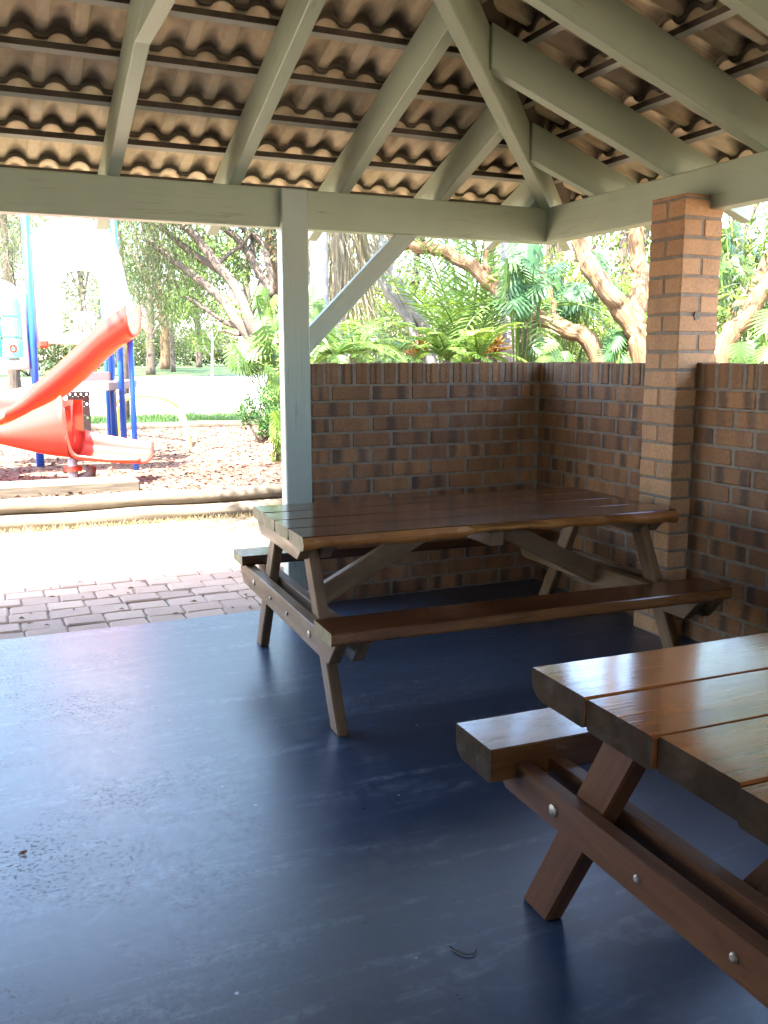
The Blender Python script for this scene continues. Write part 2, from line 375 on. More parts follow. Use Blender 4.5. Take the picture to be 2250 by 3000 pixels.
# ------------------------------------------------------------------ ground and setting
def gz(y):
    if y < 3.2: return -.035
    if y < 3.3: return -.035+(y-3.2)*2.1
    if y < 15: return .175
    if y < 40: return .175+(y-15)*.027
    return .85+(y-40)*.006
def sheet(name, mat, x0, x1, ys, dz=0., nx=1, kind='structure'):
    mb = MB(); xs = np.linspace(x0, x1, nx+1); vs, fs = [], []
    for y in ys:
        for x in xs: vs.append((x, y, gz(y)+dz))
    for j in range(len(ys)-1):
        for i in range(nx): a = j*(nx+1)+i; fs.append((a, a+1, a+nx+2, a+nx+1))
    mb.add(vs, fs); o = mb.build(name, mat); o['kind'] = kind; return o
sheet('ground', 'sand', -600, 600, [-600, -8, 3.2, 3.3, 15, 20, 25, 30, 35, 40, 600])
sheet('mulch_bed', 'mulch', -14, 7, [3.34, 5, 8, 11.3], .008, 8)
sheet('lawn', 'lawn', -30, 30, [11.3, 13, 14.8], .008, 6)
sheet('road', 'asphalt', -80, 80, [15.2, 20, 25, 30, 33], .012)
sheet('far_lawn', 'lawn_far', -120, 140, [33, 36, 40, 60, 120], .02)
sheet('garden_bed', 'soil', .25, 16, [-9, 0, 3.15], .006, 4)
mb = MB(); mb.box((-1.45, .13, -.033), (.25, 3.1, -.024), 0, .001); struct(mb.build('garden_bed', 'soil'))
mb = MB(); mb.box((-80, 14.8, .1), (80, 15.2, .30), 0, .02); struct(mb.build('kerb', 'kerb'))
# painted slab
mb = MB(); mb.box((-9.12, -7.12, -.14), (-.002, .0, 0), 0, .006); struct(mb.build('floor', 'floor_paint'))
# pavers in running bond beside the slab
mb = MB(); row = 0; y = .012
while y < 1.75:
    x = -10.2-(.105 if row % 2 else 0)+rng.uniform(-.02, .02)
    while x < -1.4:
        w = .208+rng.uniform(-.012, .012)
        if not (x+w > -1.47 and y < .2): mb.box((x+.0025, y+.0025, -.09), (x+w-.0025, y+.169, -.018+rng.uniform(-.004, .003)), 0, .009, jit=.004)
        x += w
    y += .172; row += 1
struct(mb.build('paving', 'paver'))
mb = MB(); mb.box((-10.4, .003, -.2), (-1.47, 1.78, -.030), 0, .002); struct(mb.build('paving_base', 'joint_soil'))
mb = MB()
x = -9.
for side in range(1):
    pass
# ------------------------------------------------------------------ picnic shelter
SH = thing('picnic_shelter', (0, 0, 0), 'grey green timber picnic shelter with hipped tiled roof over the blue floor', 'shelter')
T = .365; ZB = 2.215; WX, LY = 9.06, 7.06     # inner plan of the beams: x .03..-6.03, y .03..-7.03
HALF = LY/2
def beam(lo, hi, axis): 
    mb = MB(); mb.box(lo, hi, axis, .005); return mb.build('beam', 'paint_green', SH)
beam((-9.12, .03, 2.02), (.12, .12, ZB), 0); beam((.03, -7.03, 2.02), (.12, .027, ZB), 1)
beam((-9.12, -7.12, 2.02), (.12, -7.033, ZB), 0); beam((-9.12, -7.03, 2.02), (-9.03, .027, ZB), 1)
def post(x0, x1, y0, y1):
    mb = MB(); mb.box((x0, y0, -.06), (x1, y1, ZB-.003), 2, .006); return mb.build('post', 'paint_post', SH)
post(-1.602, -1.458, -.012, .082)
for x in (-4.55, -6.8): post(x-.07, x+.07, -.012, .082)
for x, y in ((-9.1, -.05), (-9.1, -3.5), (-9.1, -7.09)): post(x-.01, x+.13, y-.02, y+.12)
for x in (-4.6, -.15): post(x-.07, x+.07, -7.1, -6.98)
def brace(a, b, w=.10, t=.05):
    mb = MB(); mb.bar(a, b, t, w, up=(0, 0, 1), c=.004); return mb.build('brace', 'paint_post', SH)
brace((-1.49, .065, 1.395), (-.80, .065, 2.085))
brace((-1.57, .065, 1.395), (-2.26, .065, 2.085)) if False else None
brace((-9.06, -.06, 1.4), (-9.06, -.75, 2.085)); brace((-9.06, -3.4, 1.4), (-9.06, -2.71, 2.085))
# slopes: s runs along the eave, t inwards from the inner beam face
SL = [((.03, .03), (-1, 0), (0, -1), WX), ((.03, -7.03), (0, 1), (-1, 0), LY), ((-9.03, -7.03), (1, 0), (0, 1), WX), ((-9.03, .03), (0, -1), (1, 0), LY)]
def sp(sl, s, t, z):
    o, e, i, _ = sl; return np.array([o[0]+e[0]*s+i[0]*t, o[1]+e[1]*s+i[1]*t, z])
RD = .185   # rafter depth
for q, sl in enumerate(SL):
    Ls = sl[3]; s = .08
    while s < Ls:
        tt = min(s, Ls-s, HALF)-.035
        if tt > .0:
            w = .062; P = np.zeros((2, 2, 2, 3))
            for a, t in enumerate((-.52, tt)):
                for b in (0, 1):
                    for d in (0, 1):
                        P[a, b, d] = sp(sl, s+(b-.5)*w, t, ZB+T*t+d*RD)
            mb = MB(); mb.hexa(P, .004); mb.build('rafter', 'paint_green', SH)
        s += .594
# hip rafters
for q, sl in enumerate(SL):
    P = np.zeros((2, 2, 2, 3)); dg = np.array([1, -1])/math.sqrt(2)
    for a, t in enumerate((-.50, HALF-.02)):
        for b in (0, 1):
            base = sp(sl, t, t, 0); side = np.array([sl[1][0]-sl[2][0], sl[1][1]-sl[2][1], 0])/math.sqrt(2)
            for d in (0, 1):
                z = (2.202+.318*t) if d == 0 else ZB+T*t+RD-.015
                P[a, b, d] = base+side*(b-.5)*.062+np.array([0, 0, z])
    mb = MB(); mb.hexa(P, .004); mb.build('hip_rafter', 'paint_green', SH)
mb = MB(); mb.box((.03-WX+HALF, -3.53, ZB+T*HALF-.06), (.03-HALF, -3.47, ZB+T*HALF+RD-.02), 0); mb.build('ridge_beam', 'paint_green', SH)
# horizontal ties under the rafters
for x in (-2.425, -4.801):
    mb = MB(); P = np.zeros((2, 2, 2, 3))
    for b, xx in enumerate((x-.031, x+.031)):
        P[0, b, 0] = (xx, -.66, 2.545); P[0, b, 1] = (xx, -1.02, 2.655); P[1, b, 0] = (xx, -6.34, 2.545); P[1, b, 1] = (xx, -5.98, 2.655)
    mb.hexa(P, .003); mb.build('ceiling_tie', 'paint_green', SH)
# battens and tiles
TK = [-.375+.298*k for k in range(14)]
for q, sl in enumerate(SL):
    for t in TK:
        s0, s1 = max(t, -.5)+.02, sl[3]-max(t, -.5)-.02
        if s1-s0 < .2: continue
        mb = MB(); P = np.zeros((2, 2, 2, 3))
        for a, s in enumerate((s0, s1)):
            for b in (0, 1):
                for d in (0, 1):
                    tt = t+(b-.5)*.034
                    P[a, b, d] = sp(sl, s, tt, ZB+T*tt+RD+d*.026-.001)
        mb.hexa(P, .002); bo_ = mb.build('batten', ['batten_paint', 'batten_dark'], SH)
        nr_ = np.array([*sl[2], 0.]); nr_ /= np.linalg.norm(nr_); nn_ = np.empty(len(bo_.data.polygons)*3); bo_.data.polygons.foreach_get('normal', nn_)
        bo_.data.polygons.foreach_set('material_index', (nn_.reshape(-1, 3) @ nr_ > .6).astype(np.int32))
for q, sl in enumerate(SL):
    mb = MB(); Ls = sl[3]; NB = ZB+RD+.026
    NC = 12; A = .030
    for k, tk in enumerate(TK):
        s = -.62+.0
        while s < Ls+.6:
            if tk-.4 > min(s+.3, Ls-s)+.1: s += .3; continue
            jn = rng.uniform(-.0025, .0025); jt = rng.uniform(-.007, .007); tl = rng.uniform(-.003, .003)
            vs, gs = [], []
            th = tk+.035+jt; tt0 = max(tk-.298-.055, -.50)+jt
            for (t, f) in ((th, 0), (.65*th+.35*tt0, .35), (.3*th+.7*tt0, .7), (tt0, 1)):
                for side in (0, 1):
                    for c in range(2*NC+1):
                        u = c/(2*NC); ss = s+u*.302
                        ph_ = abs(((u*2+.25) % 1)-.5)/.5; h = A*(math.cos(min(1, ph_/.68)*math.pi/2)**.62)
                        n = .003+jn+tl*(u-.5)+h+side*.016+f*.0245
                        z = NB+T*t+n
                        vs.append(sp(sl, ss, t, z)); gs.append((u, f, side))
            m = 2*NC+1; fs = []
            for r in range(3):
                for c in range(2*NC):
                    a = r*2*m+c; b2 = a+2*m
                    fs.append((a, a+1, b2+1, b2)); fs.append((a+m, b2+m, b2+m+1, a+m+1))
            for r in (0, 3):
                for c in range(2*NC):
                    a = r*2*m+c; fs.append((a, a+m, a+m+1, a+1) if r == 0 else (a, a+1, a+m+1, a+m))
            for r in range(3):
                for c in (0, 2*NC):
                    a = r*2*m+c; fs.append((a, a+2*m, a+3*m, a+m))
            mb.add(vs, fs, gs)
            s += .3
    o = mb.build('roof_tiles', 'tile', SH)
    bm = bmesh.new(); bm.from_mesh(o.data)
    for e in (0, 1):
        s_c = 0 if e == 0 else Ls
        pt = sp(sl, s_c, 0, 0); dirv = (np.array([*sl[1], 0]) if e == 0 else -np.array([*sl[1], 0]))
        nrm = dirv-np.array([*sl[2], 0])
        bmesh.ops.bisect_plane(bm, geom=bm.verts[:]+bm.edges[:]+bm.faces[:], plane_co=Vector(pt), plane_no=Vector(-nrm), clear_outer=True)
    bm.to_mesh(o.data); bm.free()
    # hip capping
    mb = MB(); pts = [sp(sl, t, t, ZB+T*t+RD+.075) for t in np.linspace(-.64, HALF, 12)]
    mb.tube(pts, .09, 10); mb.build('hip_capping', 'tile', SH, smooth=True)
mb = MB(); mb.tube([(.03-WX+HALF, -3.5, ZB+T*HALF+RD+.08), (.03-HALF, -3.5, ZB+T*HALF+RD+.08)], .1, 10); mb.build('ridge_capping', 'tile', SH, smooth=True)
# ------------------------------------------------------------------ brick wall and pillars
H = 1.324
BW = thing('brick_wall', (0, .05, 0), 'low brown brick wall with soldier course on top round the shelter corner', 'wall')
def wall_run(o, e, nrm, L, s0=0.):
    """bricks along direction e from o; nrm points outwards (away from the room)"""
    o, e, nrm = np.array(o), np.array(e), np.array(nrm)
    mb = MB(); cap = MB(); mo = MB()
    def blk(m, a, b, z0, z1, d0=0., d1=.11, c=.005, axis=None):
        P = np.zeros((2, 2, 2, 3))
        for i, s in enumerate((a, b)):
            for j, d in enumerate((d0, d1)):
                for l, z in enumerate((z0, z1)):
                    P[i, j, l] = o+e*s+nrm*d+np.array([0, 0, z])+np.array([rng.uniform(-.0012, .0012) for _ in range(3)])
        m.hexa(P, c, True)
    for r in range(-1, 14):
        s = -(.12 if r % 2 else 0)
        while s < L:
            a, b = max(s, 0)+.005, min(s+.23, L)
            if b-a > .03: 
                pr = rng.uniform(-.0015, .0015); blk(mb, a, b, r*.086+.005, r*.086+.081, pr)
            s += .24
    s = 0
    while s < L:
        b = min(s+.076, L)
        if b-s > .03: blk(cap, s+.005, b, 1.209, H+rng.uniform(-.004, .003), rng.uniform(-.003, .002))
        s += .086
    P = np.zeros((2, 2, 2, 3))
    for i, s in enumerate((.002, L-.002)):
        for j, d in enumerate((.0035, .1065)):
            for l, z in enumerate((-.12, H-.005)): P[i, j, l] = o+e*s+nrm*d+np.array([0, 0, z])
    mo.hexa(P, .001)
    w = mb.build('wall', 'brick', BW); mo.build('mortar', 'mortar', w); cap.build('soldier_course', 'brick', BW)
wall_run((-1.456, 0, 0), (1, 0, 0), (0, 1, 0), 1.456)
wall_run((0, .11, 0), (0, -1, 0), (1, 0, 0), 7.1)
wall_run((-6.05, -7.11, 0), (1, 0, 0), (0, 1, 0), 6.05) if False else None
BK = thing('brick_wall', (-4.5, -7.2, 0), 'low unseen brick wall added to cut light at the rear of the shelter', 'wall')  # unseen wall, added to hold back light from the rear
_bw = BW; BW = BK; Hs = H
mbk = MB(); mbk.box((-9.12, -7.31, -.1), (.12, -7.13, 1.62), 0, .004, True); mbk.build('wall', 'brick', BK); BW = _bw
BL = thing('brick_wall', (-9.2, -3.5, 0), 'tall unseen brick wall added to cut light at the far left of the shelter', 'wall'); mbk = MB(); mbk.box((-9.31, -7.1, -.1), (-9.13, -.2, 2.35), 1, .004, True); mbk.build('wall', 'brick', BL)  # unseen wall, added to keep the left side dark
def pillar(y0, label):
    p = thing('brick_pillar', (0, y0+.115, 0), label, 'pillar', 'brick pillars of the shelter')
    mb = MB(); x0, x1 = -.12, .11
    for r in range(-1, 25):
        z0, z1 = r*.086+.005, r*.086+.081
        if r == 24: z1 = 2.082
        for k in (0, 1):
            j = .0022
            if r % 2 == 1: mb.box((x0, y0+k*.12, z0), (x1, y0+k*.12+.11, z1), 0, .005, True, jit=j)
            else: mb.box((x0+k*.12, y0, z0), (x0+k*.12+.11, y0+.23, z1), 1, .005, True, jit=j)
    mb.build('brickwork', 'pillar_brick_lit', p)
    mo = MB(); mo.box((x0+.004, y0+.004, -.1), (x1-.004, y0+.226, 2.075), 2, .001); mo.build('mortar', 'mortar', p)
    return p
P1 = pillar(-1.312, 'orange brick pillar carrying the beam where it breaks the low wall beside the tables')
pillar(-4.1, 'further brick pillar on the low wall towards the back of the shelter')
mb = MB(); 
a = [(0, .0), (.028, .006), (.034, .03), (.022, .045), (.012, .035), (.0, .04), (-.006, .02)]
vs = [(-.03+x, -1.3165, 1.52+z) for x, z in a]+[(-.03+x, -1.312, 1.52+z) for x, z in a]; nA = len(a)
mb.add(vs, [tuple(range(nA))]+[(i, i+nA, (i+1) % nA+nA, (i+1) % nA) for i in range(nA)]); mb.build('mortar_smear', 'mortar', P1)
# ------------------------------------------------------------------ picnic tables
def board_prof(w, t, r, r2=None):
    r2 = r if r2 is None else r2
    pts = [(-w/2+.004, 0), (-w/2, -.004)]
    for i in range(6):
        a = math.pi+i/5*math.pi/2; pts.append((-w/2+r+r*math.cos(a), -t+r+r*math.sin(a)))
    for i in range(6):
        a = 1.5*math.pi+i/5*math.pi/2; pts.append((w/2-r2+r2*math.cos(a), -t+r2+r2*math.sin(a)))
    return pts+[(w/2, -.004), (w/2-.004, 0)]
def board(name, root, x0, x1, yc, z, w, t, r, mats, wav=0., ns=40, r2=None):
    pr = board_prof(w, t, r, r2); n = len(pr); mb = MB(); off = rng.random()*7; vs, gs = [], []
    ph = [rng.random()*6 for _ in range(4)]
    for i in range(ns+1):
        x = x0+(x1-x0)*i/ns
        wv = wav*(math.sin(x*5+ph[0])+.6*math.sin(x*11+ph[1])+.35*math.sin(x*29+ph[2])+.25*rng.uniform(-1, 1))
        for (y, zz) in pr:
            lower = zz < -.006
            yy = y-(wv if (lower and y < 0) else 0); z2 = zz*(1+(wv*9 if (lower and y < 0) else 0))
            vs.append((x, yc+yy, z+z2+.0006*math.sin(x*9+ph[3]+yc*3))); gs.append((x+off, yc+y, zz))
    fs = [(i*n+k, i*n+(k+1) % n, (i+1)*n+(k+1) % n, (i+1)*n+k) for i in range(ns) for k in range(n)]
    nf = len(fs); fs += [tuple(range(n))[::-1], tuple(ns*n+k for k in range(n))]
    mb.add(vs, fs, gs); o = mb.build(name, mats, root)
    mi = np.zeros(len(fs), np.int32)
    if len(mats) > 1: mi[nf:nf+2] = 1
    if len(mats) > 2:
        for i in range(ns):
            for k in range(1, n//2): mi[i*n+k] = 2
    o.data.polygons.foreach_set('material_index', mi)
    o.parent = root
    return o
def make_table(inset, loc, rz, label, L, W, ztop, th, zb, bth, by0, by1, legw, legt, bear, mats, wav, rr, lab=None):
    """mats: top, end, bench, leg, front edge"""
    root = thing('picnic_table', loc, label, 'picnic table', 'timber picnic tables in the shelter', rz)
    root['_w'] = [0., 0., 0.]
    bw = W/4
    for k in range(4):
        yc = -W/2+bw*(k+.5); ms = [mats[0], mats[1]]
        if k == 0 and wav: ms.append(mats[4])
        board('top_board', root, -L/2+rng.uniform(0, .012), L/2-rng.uniform(0, .012), yc, ztop-rng.uniform(0, .002), bw-(.006 if inset < .1 else .004), th, rr if (inset < .1 or k == 0) else .010, ms, wav if k == 0 else .0, r2=rr if (inset < .1 or k == 3) else .010)
    for s in (-1, 1):
        o = board('bench_seat', root, -L/2+(.02 if inset > .1 else -.005), L/2-.01, s*(by0+by1)/2, zb, by1-by0, bth, (rr*.6 if inset < .1 else (.045 if s < 0 else .006)),  [mats[2], mats[1], mats[4] if inset > .1 else 'wood_bench'] if s < 0 else [mats[2], mats[1]], r2=(None if inset < .1 else (.045 if s > 0 else .006)))
    xi = L/2-inset
    for sx in (-1, 1):
        for sy in (-1, 1):
            # leg leaning inwards towards the top
            mb = MB(); P = np.zeros((2, 2, 2, 3)); yf, yt = sy*.615*W/.79, sy*.265
            for a, (y, z) in enumerate(((yf, 0), (yt, ztop-th-.002))):
                for b, dx in enumerate((-legt/2, legt/2)):
                    for d, dy in enumerate((-legw/2, legw/2)): P[a, b, d] = (sx*xi+dx, y+dy*1.05-sy*legw/2, z)
            mb.hexa(P, .006); mb.build('leg', mats[3], root)
        for k, dx in enumerate((-1, 1)):
            x = sx*xi+dx*(legt/2+bear[0]/2+.001); zt = zb-bth-.001+(.042 if inset > .1 else 0); zl = zt-bear[1]; e = by1-(.05 if inset > .1 else .02)
            mb = MB(); P = np.zeros((2, 2, 2, 3))
            for a, s in enumerate((-1, 1)):
                for b, d in enumerate((-bear[0]/2, bear[0]/2)):
                    P[a, b, 1] = (x+d, s*e, zt); P[a, b, 0] = (x+d, s*(e-.09), zl)
            mb.hexa(P, .004); br = mb.build('seat_bearer', mats[3], root)
            if dx == sx:
                for yy in (-.43, -.13, .13, .43):
                    bo = MB(); xx = x+sx*bear[0]/2
                    bo.tube([(xx-.002*sx, yy, zl+bear[1]*.52), (xx+.004*sx, yy, zl+bear[1]*.52), (xx+.007*sx, yy, zl+bear[1]*.52)], [.015 if abs(yy) > .3 else .009, .014 if abs(yy) > .3 else .008, .005], 14)
                    b_ = bo.build('bolt', 'bolt', br, smooth=False)
            # cleat under the top
            if dx == sx or True:
                mb = MB(); zt2 = ztop-th-.001; e2 = W/2-.045; P = np.zeros((2, 2, 2, 3))
                for a, s in enumerate((-1, 1)):
                    for b, d in enumerate((-bear[0]/2, bear[0]/2)):
                        P[a, b, 1] = (x+d, s*e2, zt2); P[a, b, 0] = (x+d, s*(e2-.07), zt2-bear[1]*.62)
                mb.hexa(P, .004); cl = mb.build('top_cleat', mats[3], root)
                if dx == sx and inset > .1:
                    for yy in (-.25, .25):
                        bo = MB(); xx = x+sx*bear[0]/2; zz = zt2-bear[1]*.32
                        bo.tube([(xx-.002*sx, yy, zz), (xx+.004*sx, yy, zz), (xx+.007*sx, yy, zz)], [.013, .012, .005], 14); bo.build('bolt', 'bolt', cl)
        mb = MB(); mb.bar((sx*(xi-.06), 0, zb-bth-bear[1]*.5), (sx*.16, 0, ztop-th-.03), .045, .085, c=.004); mb.build('diagonal_brace', mats[3], root)
    mb = MB(); mb.box((-.03, -W/2+.06, ztop-th-.06), (.03, W/2-.06, ztop-th-.001), 1); mb.build('top_cleat', mats[3], root)
    return root
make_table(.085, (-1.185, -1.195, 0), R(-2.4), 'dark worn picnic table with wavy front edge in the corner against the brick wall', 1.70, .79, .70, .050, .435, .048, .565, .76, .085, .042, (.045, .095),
           ('wood_old', 'wood_end_lit', 'wood_old', 'wood_leg_worn_lit', 'wood_edge'), .013, .026)
make_table(.155, (-1.15, -3.545, 0), R(-1.5), 'glossy red brown picnic table cut off by the right edge of the photo', 1.86, .80, .70, .064, .425, .085, .60, .785, .105, .05, (.042, .085),
           ('wood_warm', 'wood_end', 'wood_bench', 'wood_leg', 'wood_edge'), .0, .045)
def spline(P, n):
    P = [np.array(p, float) for p in P]; out = []
    for i in range(len(P)-1):
        p0, p1, p2, p3 = P[max(i-1, 0)], P[i], P[i+1], P[min(i+2, len(P)-1)]
        for k in range(n):
            t = k/n; out.append(.5*((2*p1)+(-p0+p2)*t+(2*p0-5*p1+4*p2-p3)*t*t+(-p0+3*p1-3*p2+p3)*t**3))
    out.append(P[-1]); return out
# ------------------------------------------------------------------ small litter on the floor
def litter_leaf(x, y, sz, label):
    mb = MB(); n = 9; vs = [(x, y, .004)]; fs = []
    for i in range(n):
        a = 2*math.pi*i/n; r = sz*(1 if i % 2 else .62)*rng.uniform(.85, 1.15); vs.append((x+r*math.cos(a), y+.7*r*math.sin(a), .003+rng.random()*.007))
    fs = [(0, i+1, (i+1) % n+1) for i in range(n)]; mb.add(vs, fs); return tag(mb.build('fallen_leaf', 'dry_leaf', base=(x, y, 0)), label, 'leaf')
def fz(vx, vy):
    d = RT.T @ np.array([(vx*K-1125)/FOC, -(vy*K-1500)/FOC, 1.]); t = -CAM[2]/d[2]; return CAM+d*t
p = fz(51, 1846); litter_leaf(p[0], p[1], .016, 'small crumpled brown leaf lying on the blue floor at left')
mb = MB(); pts = [fz(*q)+np.array([0, 0, .004]) for q in ((972, 2048), (988, 2058), (1005, 2065), (1022, 2063), (1030, 2052))]
pts = spline(pts, 5); mb.tube(pts, [.002-.0008*i/len(pts) for i in range(len(pts))], 6); tag(mb.build('twig', 'bark_brown', base=fz(1000, 2060)), 'thin curved dark twig lying on the blue floor', 'twig')
# ------------------------------------------------------------------ timber edging of the playground
def log(name, a, b, r, label, group='round log edging of the mulch bed', mat='log_wood'):
    mb = MB(); a, b = np.array(a), np.array(b); n = 26
    pts = [a+(b-a)*i/n+np.array([0, .006*math.sin(i*.9), .005*math.sin(i*1.3)]) for i in range(n+1)]
    mb.tube(pts, [r*(1+.05*math.sin(i*.7)) for i in range(n+1)], 14, rough=.03)
    return tag(mb.build(name, mat, base=(a+b)/2, smooth=True), label, 'log', group)
log('edging_log', (-6.5, 3.24, .035), (-.62, 3.17, .035), .07, 'lower of the two round pale logs stacked along the sunny path')
log('edging_log', (-6.5, 3.30, .165), (-.60, 3.23, .165), .068, 'upper of the two round pale logs stacked along the sunny path')
mb = MB(); mb.tube([(-.54, 3.15, -.1), (-.54, 3.15, .23)], .06, 12); tag(mb.build('edging_stake', 'log_wood', base=(-.54, 3.15, 0), smooth=False), 'short round post holding the right end of the stacked logs', 'post')
mb = MB(); mb.box((-6., 3.62, .17), (-1.80, 4.02, .285), 0, .012); tag(mb.build('timber_sleeper', 'log_wood', base=(-3.9, 3.8, .17)), 'flat pale sleeper lying on the mulch behind the logs', 'sleeper')
log('edging_log', (-3.5, 11.28, .2), (1.55, 11.28, .2), .085, 'far pale log between the mulch and the green lawn strip')
log('edging_log', (1.75, 11.25, .19), (6.5, 11.6, .19), .075, 'dark shaded log at the lawn behind the blue green bush', mat='bark_brown')
# ------------------------------------------------------------------ play structure
MZ = .18
def basis(vx, d):   # right, depth in the horizontal plane
    return at(vx, 779, d)
fr = np.array([math.sin(YAW), math.cos(YAW), 0]); rt = np.array([math.cos(YAW), -math.sin(YAW), 0])
PC = CAM.copy(); PC[2] = 0
def cr(r, d, z): return PC+rt*r+fr*d+np.array([0, 0, z])
def px(vx, d): return (vx-829.5)/1988.*d*1.0
PL = thing('play_structure', tuple(cr(px(170, 10), 10, MZ)), 'play tower with red spiral slide, cream hood and blue poles on the mulch', 'play equipment')
def zof(vy, d): return 1.3457-(vy-779)/1988.*d/1.0
# chute
cx, cdp = px(148, 9.2), 9.2
ctl = [(.60, .42, 1.58, .33, .30), (.33, .42, 1.39, .33, .30), (.06, .42, 1.15, .33, .30), (-.24, .42, .92, .33, .28), (-.54, .40, .75, .33, .22), (-.84, .28, .68, .33, .12), (-.98, .0, .65, .25, .08), (-.88, -.28, .62, .16, .08), (-.62, -.42, .585, .14, .08), (-.36, -.42, .525, .22, .10), (-.08, -.42, .455, .43, .15), (.18, -.42, .42, .60, .22), (.21, -.42, .418, .50, .23), (.225, -.42, .416, .30, .25), (.25, -.42, .413, .14, .24), (.31, -.42, .41, .06, .23), (.6, -.42, .385, .05, .2), (.89, -.42, .37, .07, .17)]
path = [c_[:3] for c_ in ctl]
path = spline(path, 5); hgt = [(np.interp(i/5, range(len(ctl)), [c_[3] for c_ in ctl]), np.interp(i/5, range(len(ctl)), [c_[4] for c_ in ctl])) for i in range(len(path))]
mb = MB(); prof_n = 14; vs, gs = [], []
for i, p in enumerate(path):
    d = path[min(i+1, len(path)-1)]-path[max(i-1, 0)]; d[2] = 0; d /= np.linalg.norm(d); side = np.array([d[1], -d[0], 0])
    f = i/(len(path)-1); hw = .27; hn, hf = hgt[i]
    pr = []
    for k in range(prof_n+1):
        a = math.pi*k/prof_n; x = -math.cos(a); y = 1-math.sin(a)**.42
        # outer wall of the bend stands higher
        pr.append((x*hw*(1+(.10*y if f < .4 else 0)), y*(hn if x > 0 else hf)))
    outer = [(x*1.0, z) for x, z in pr]; inner = [(x*.95, z*.985+.018) for x, z in pr]
    inner[0] = (pr[0][0]*.93, pr[0][1]); inner[-1] = (pr[-1][0]*.93, pr[-1][1])
    for (x, z) in outer+inner[::-1]:
        w = p+side*x; vs.append(cr(cx+w[0], cdp+w[1], w[2]+z-.0)); gs.append((x, z, f))
n = 2*(prof_n+1); m = len(path)
fs = [(i*n+k, i*n+(k+1) % n, (i+1)*n+(k+1) % n, (i+1)*n+k) for i in range(m-1) for k in range(n)]
for i in (0, m-1):
    for k in range(prof_n): fs.append((i*n+k, i*n+k+1, i*n+n-2-k, i*n+n-1-k))
mb.add(vs, fs, gs); slide = mb.build('slide', 'plastic_red', PL, smooth=True)
mb = MB(); mb.tube([cr(px(154, 8.72), 8.72, MZ-.1), cr(px(154, 8.72), 8.72, .42)], .045, 14); mb.build('support_column', 'grey_steel', slide, smooth=True)
mb = MB(); mb.tube([cr(px(154, 8.72), 8.72, .30), cr(px(154, 8.72), 8.72, .345)], .085, 14); mb.build('flange', 'plastic_red', slide)
mb = MB(); pts = [cr(px(v_, 8.75), 8.75, zof(y_, 8.75)) for v_, y_ in ((165, 1036), (182, 1032), (193, 1024), (196, 1008))]; mb.tube(pts, [.05, .055, .05, .04], 10); mb.build('footing_bracket', 'plastic_brown', slide, smooth=True)
def pole(vx, d, z1, r=.03, vx2=None):
    mb = MB(); mb.tube([cr(px(vx, d), d, MZ-.1), cr(px(vx, d), d, z1)], r, 14); return mb.build('pole', 'pole_blue', PL, smooth=True)
pole(291, 9.75, 1.62, .03); pole(268, 10.6, 2.98, .036); pole(250, 11.3, 2.7, .032); pole(238, 12, 2.9, .032); pole(84, 10.1, 3.3, .042)
pole(247, 10.9, 3.2, .03)
# cream hood with arched window: outline in the panel plane
def panel(name, outline, hole, d0, d1, mat, par):
    """flat moulded panel with a hole; outline, hole as photo directions at depth d0, thickness d1-d0"""
    mb = MB(); N = 48
    def res(pts):
        pts = pts+[pts[0]]; L = [0]
        for a, b in zip(pts, pts[1:]): L.append(L[-1]+math.dist(a, b))
        out = []
        for i in range(N):
            s = L[-1]*i/N; j = max(k for k in range(len(L)) if L[k] <= s+1e-9); j = min(j, len(pts)-2)
            f = (s-L[j])/(L[j+1]-L[j]); out.append((pts[j][0]+f*(pts[j+1][0]-pts[j][0]), pts[j][1]+f*(pts[j+1][1]-pts[j][1])))
        return out
    c = (sum(p[0] for p in hole)/len(hole), sum(p[1] for p in hole)/len(hole))
    def byang(pts):
        pts = res(pts); ang = lambda p: math.atan2(p[1]-c[1], p[0]-c[0])
        i0 = min(range(N), key=lambda i: abs(ang(pts[i])+math.pi*.999)); pts = pts[i0:]+pts[:i0]
        if sum((pts[i][0]-c[0])*(pts[(i+1) % N][1]-c[1])-(pts[(i+1) % N][0]-c[0])*(pts[i][1]-c[1]) for i in range(N)) < 0: pts = [pts[0]]+pts[:0:-1]
        return pts
    o, h = byang(outline), byang(hole); vs = []
    W3 = lambda p, d, dd: cr(px(p[0], d0), d+dd, zof(p[1], d0))
    def lerp(a, b, t): return (a[0]+(b[0]-a[0])*t, a[1]+(b[1]-a[1])*t)
    rings = [(o, d1), (o, d0+.03), ([lerp(a, b, .08) for a, b in zip(o, h)], d0), ([lerp(a, b, .9) for a, b in zip(o, h)], d0), (h, d0+.03), (h, d1)]
    for ring, d in rings: vs += [W3(p, d, 0) for p in ring]
    fs = [(r*N+i, r*N+(i+1) % N, (r2)*N+(i+1) % N, (r2)*N+i) for r, r2 in ((0, 1), (1, 2), (2, 3), (3, 4), (4, 5), (5, 0)) for i in range(N)]
    mb.add(vs, fs); return mb.build(name, mat, par, smooth=True)
hood = panel('hood', [(85, 745), (83, 640), (84, 545), (95, 515), (125, 495), (170, 485), (215, 490), (245, 508), (262, 535), (274, 580), (286, 640), (298, 677), (292, 720), (240, 735), (170, 748)],
      [(139, 725), (139, 650), (139, 620), (145, 602), (160, 594), (185, 592), (208, 594), (222, 602), (228, 622), (232, 660), (236, 712), (200, 722)], 10.15, 10.3, 'plastic_cream', PL)
mb = MB(); 
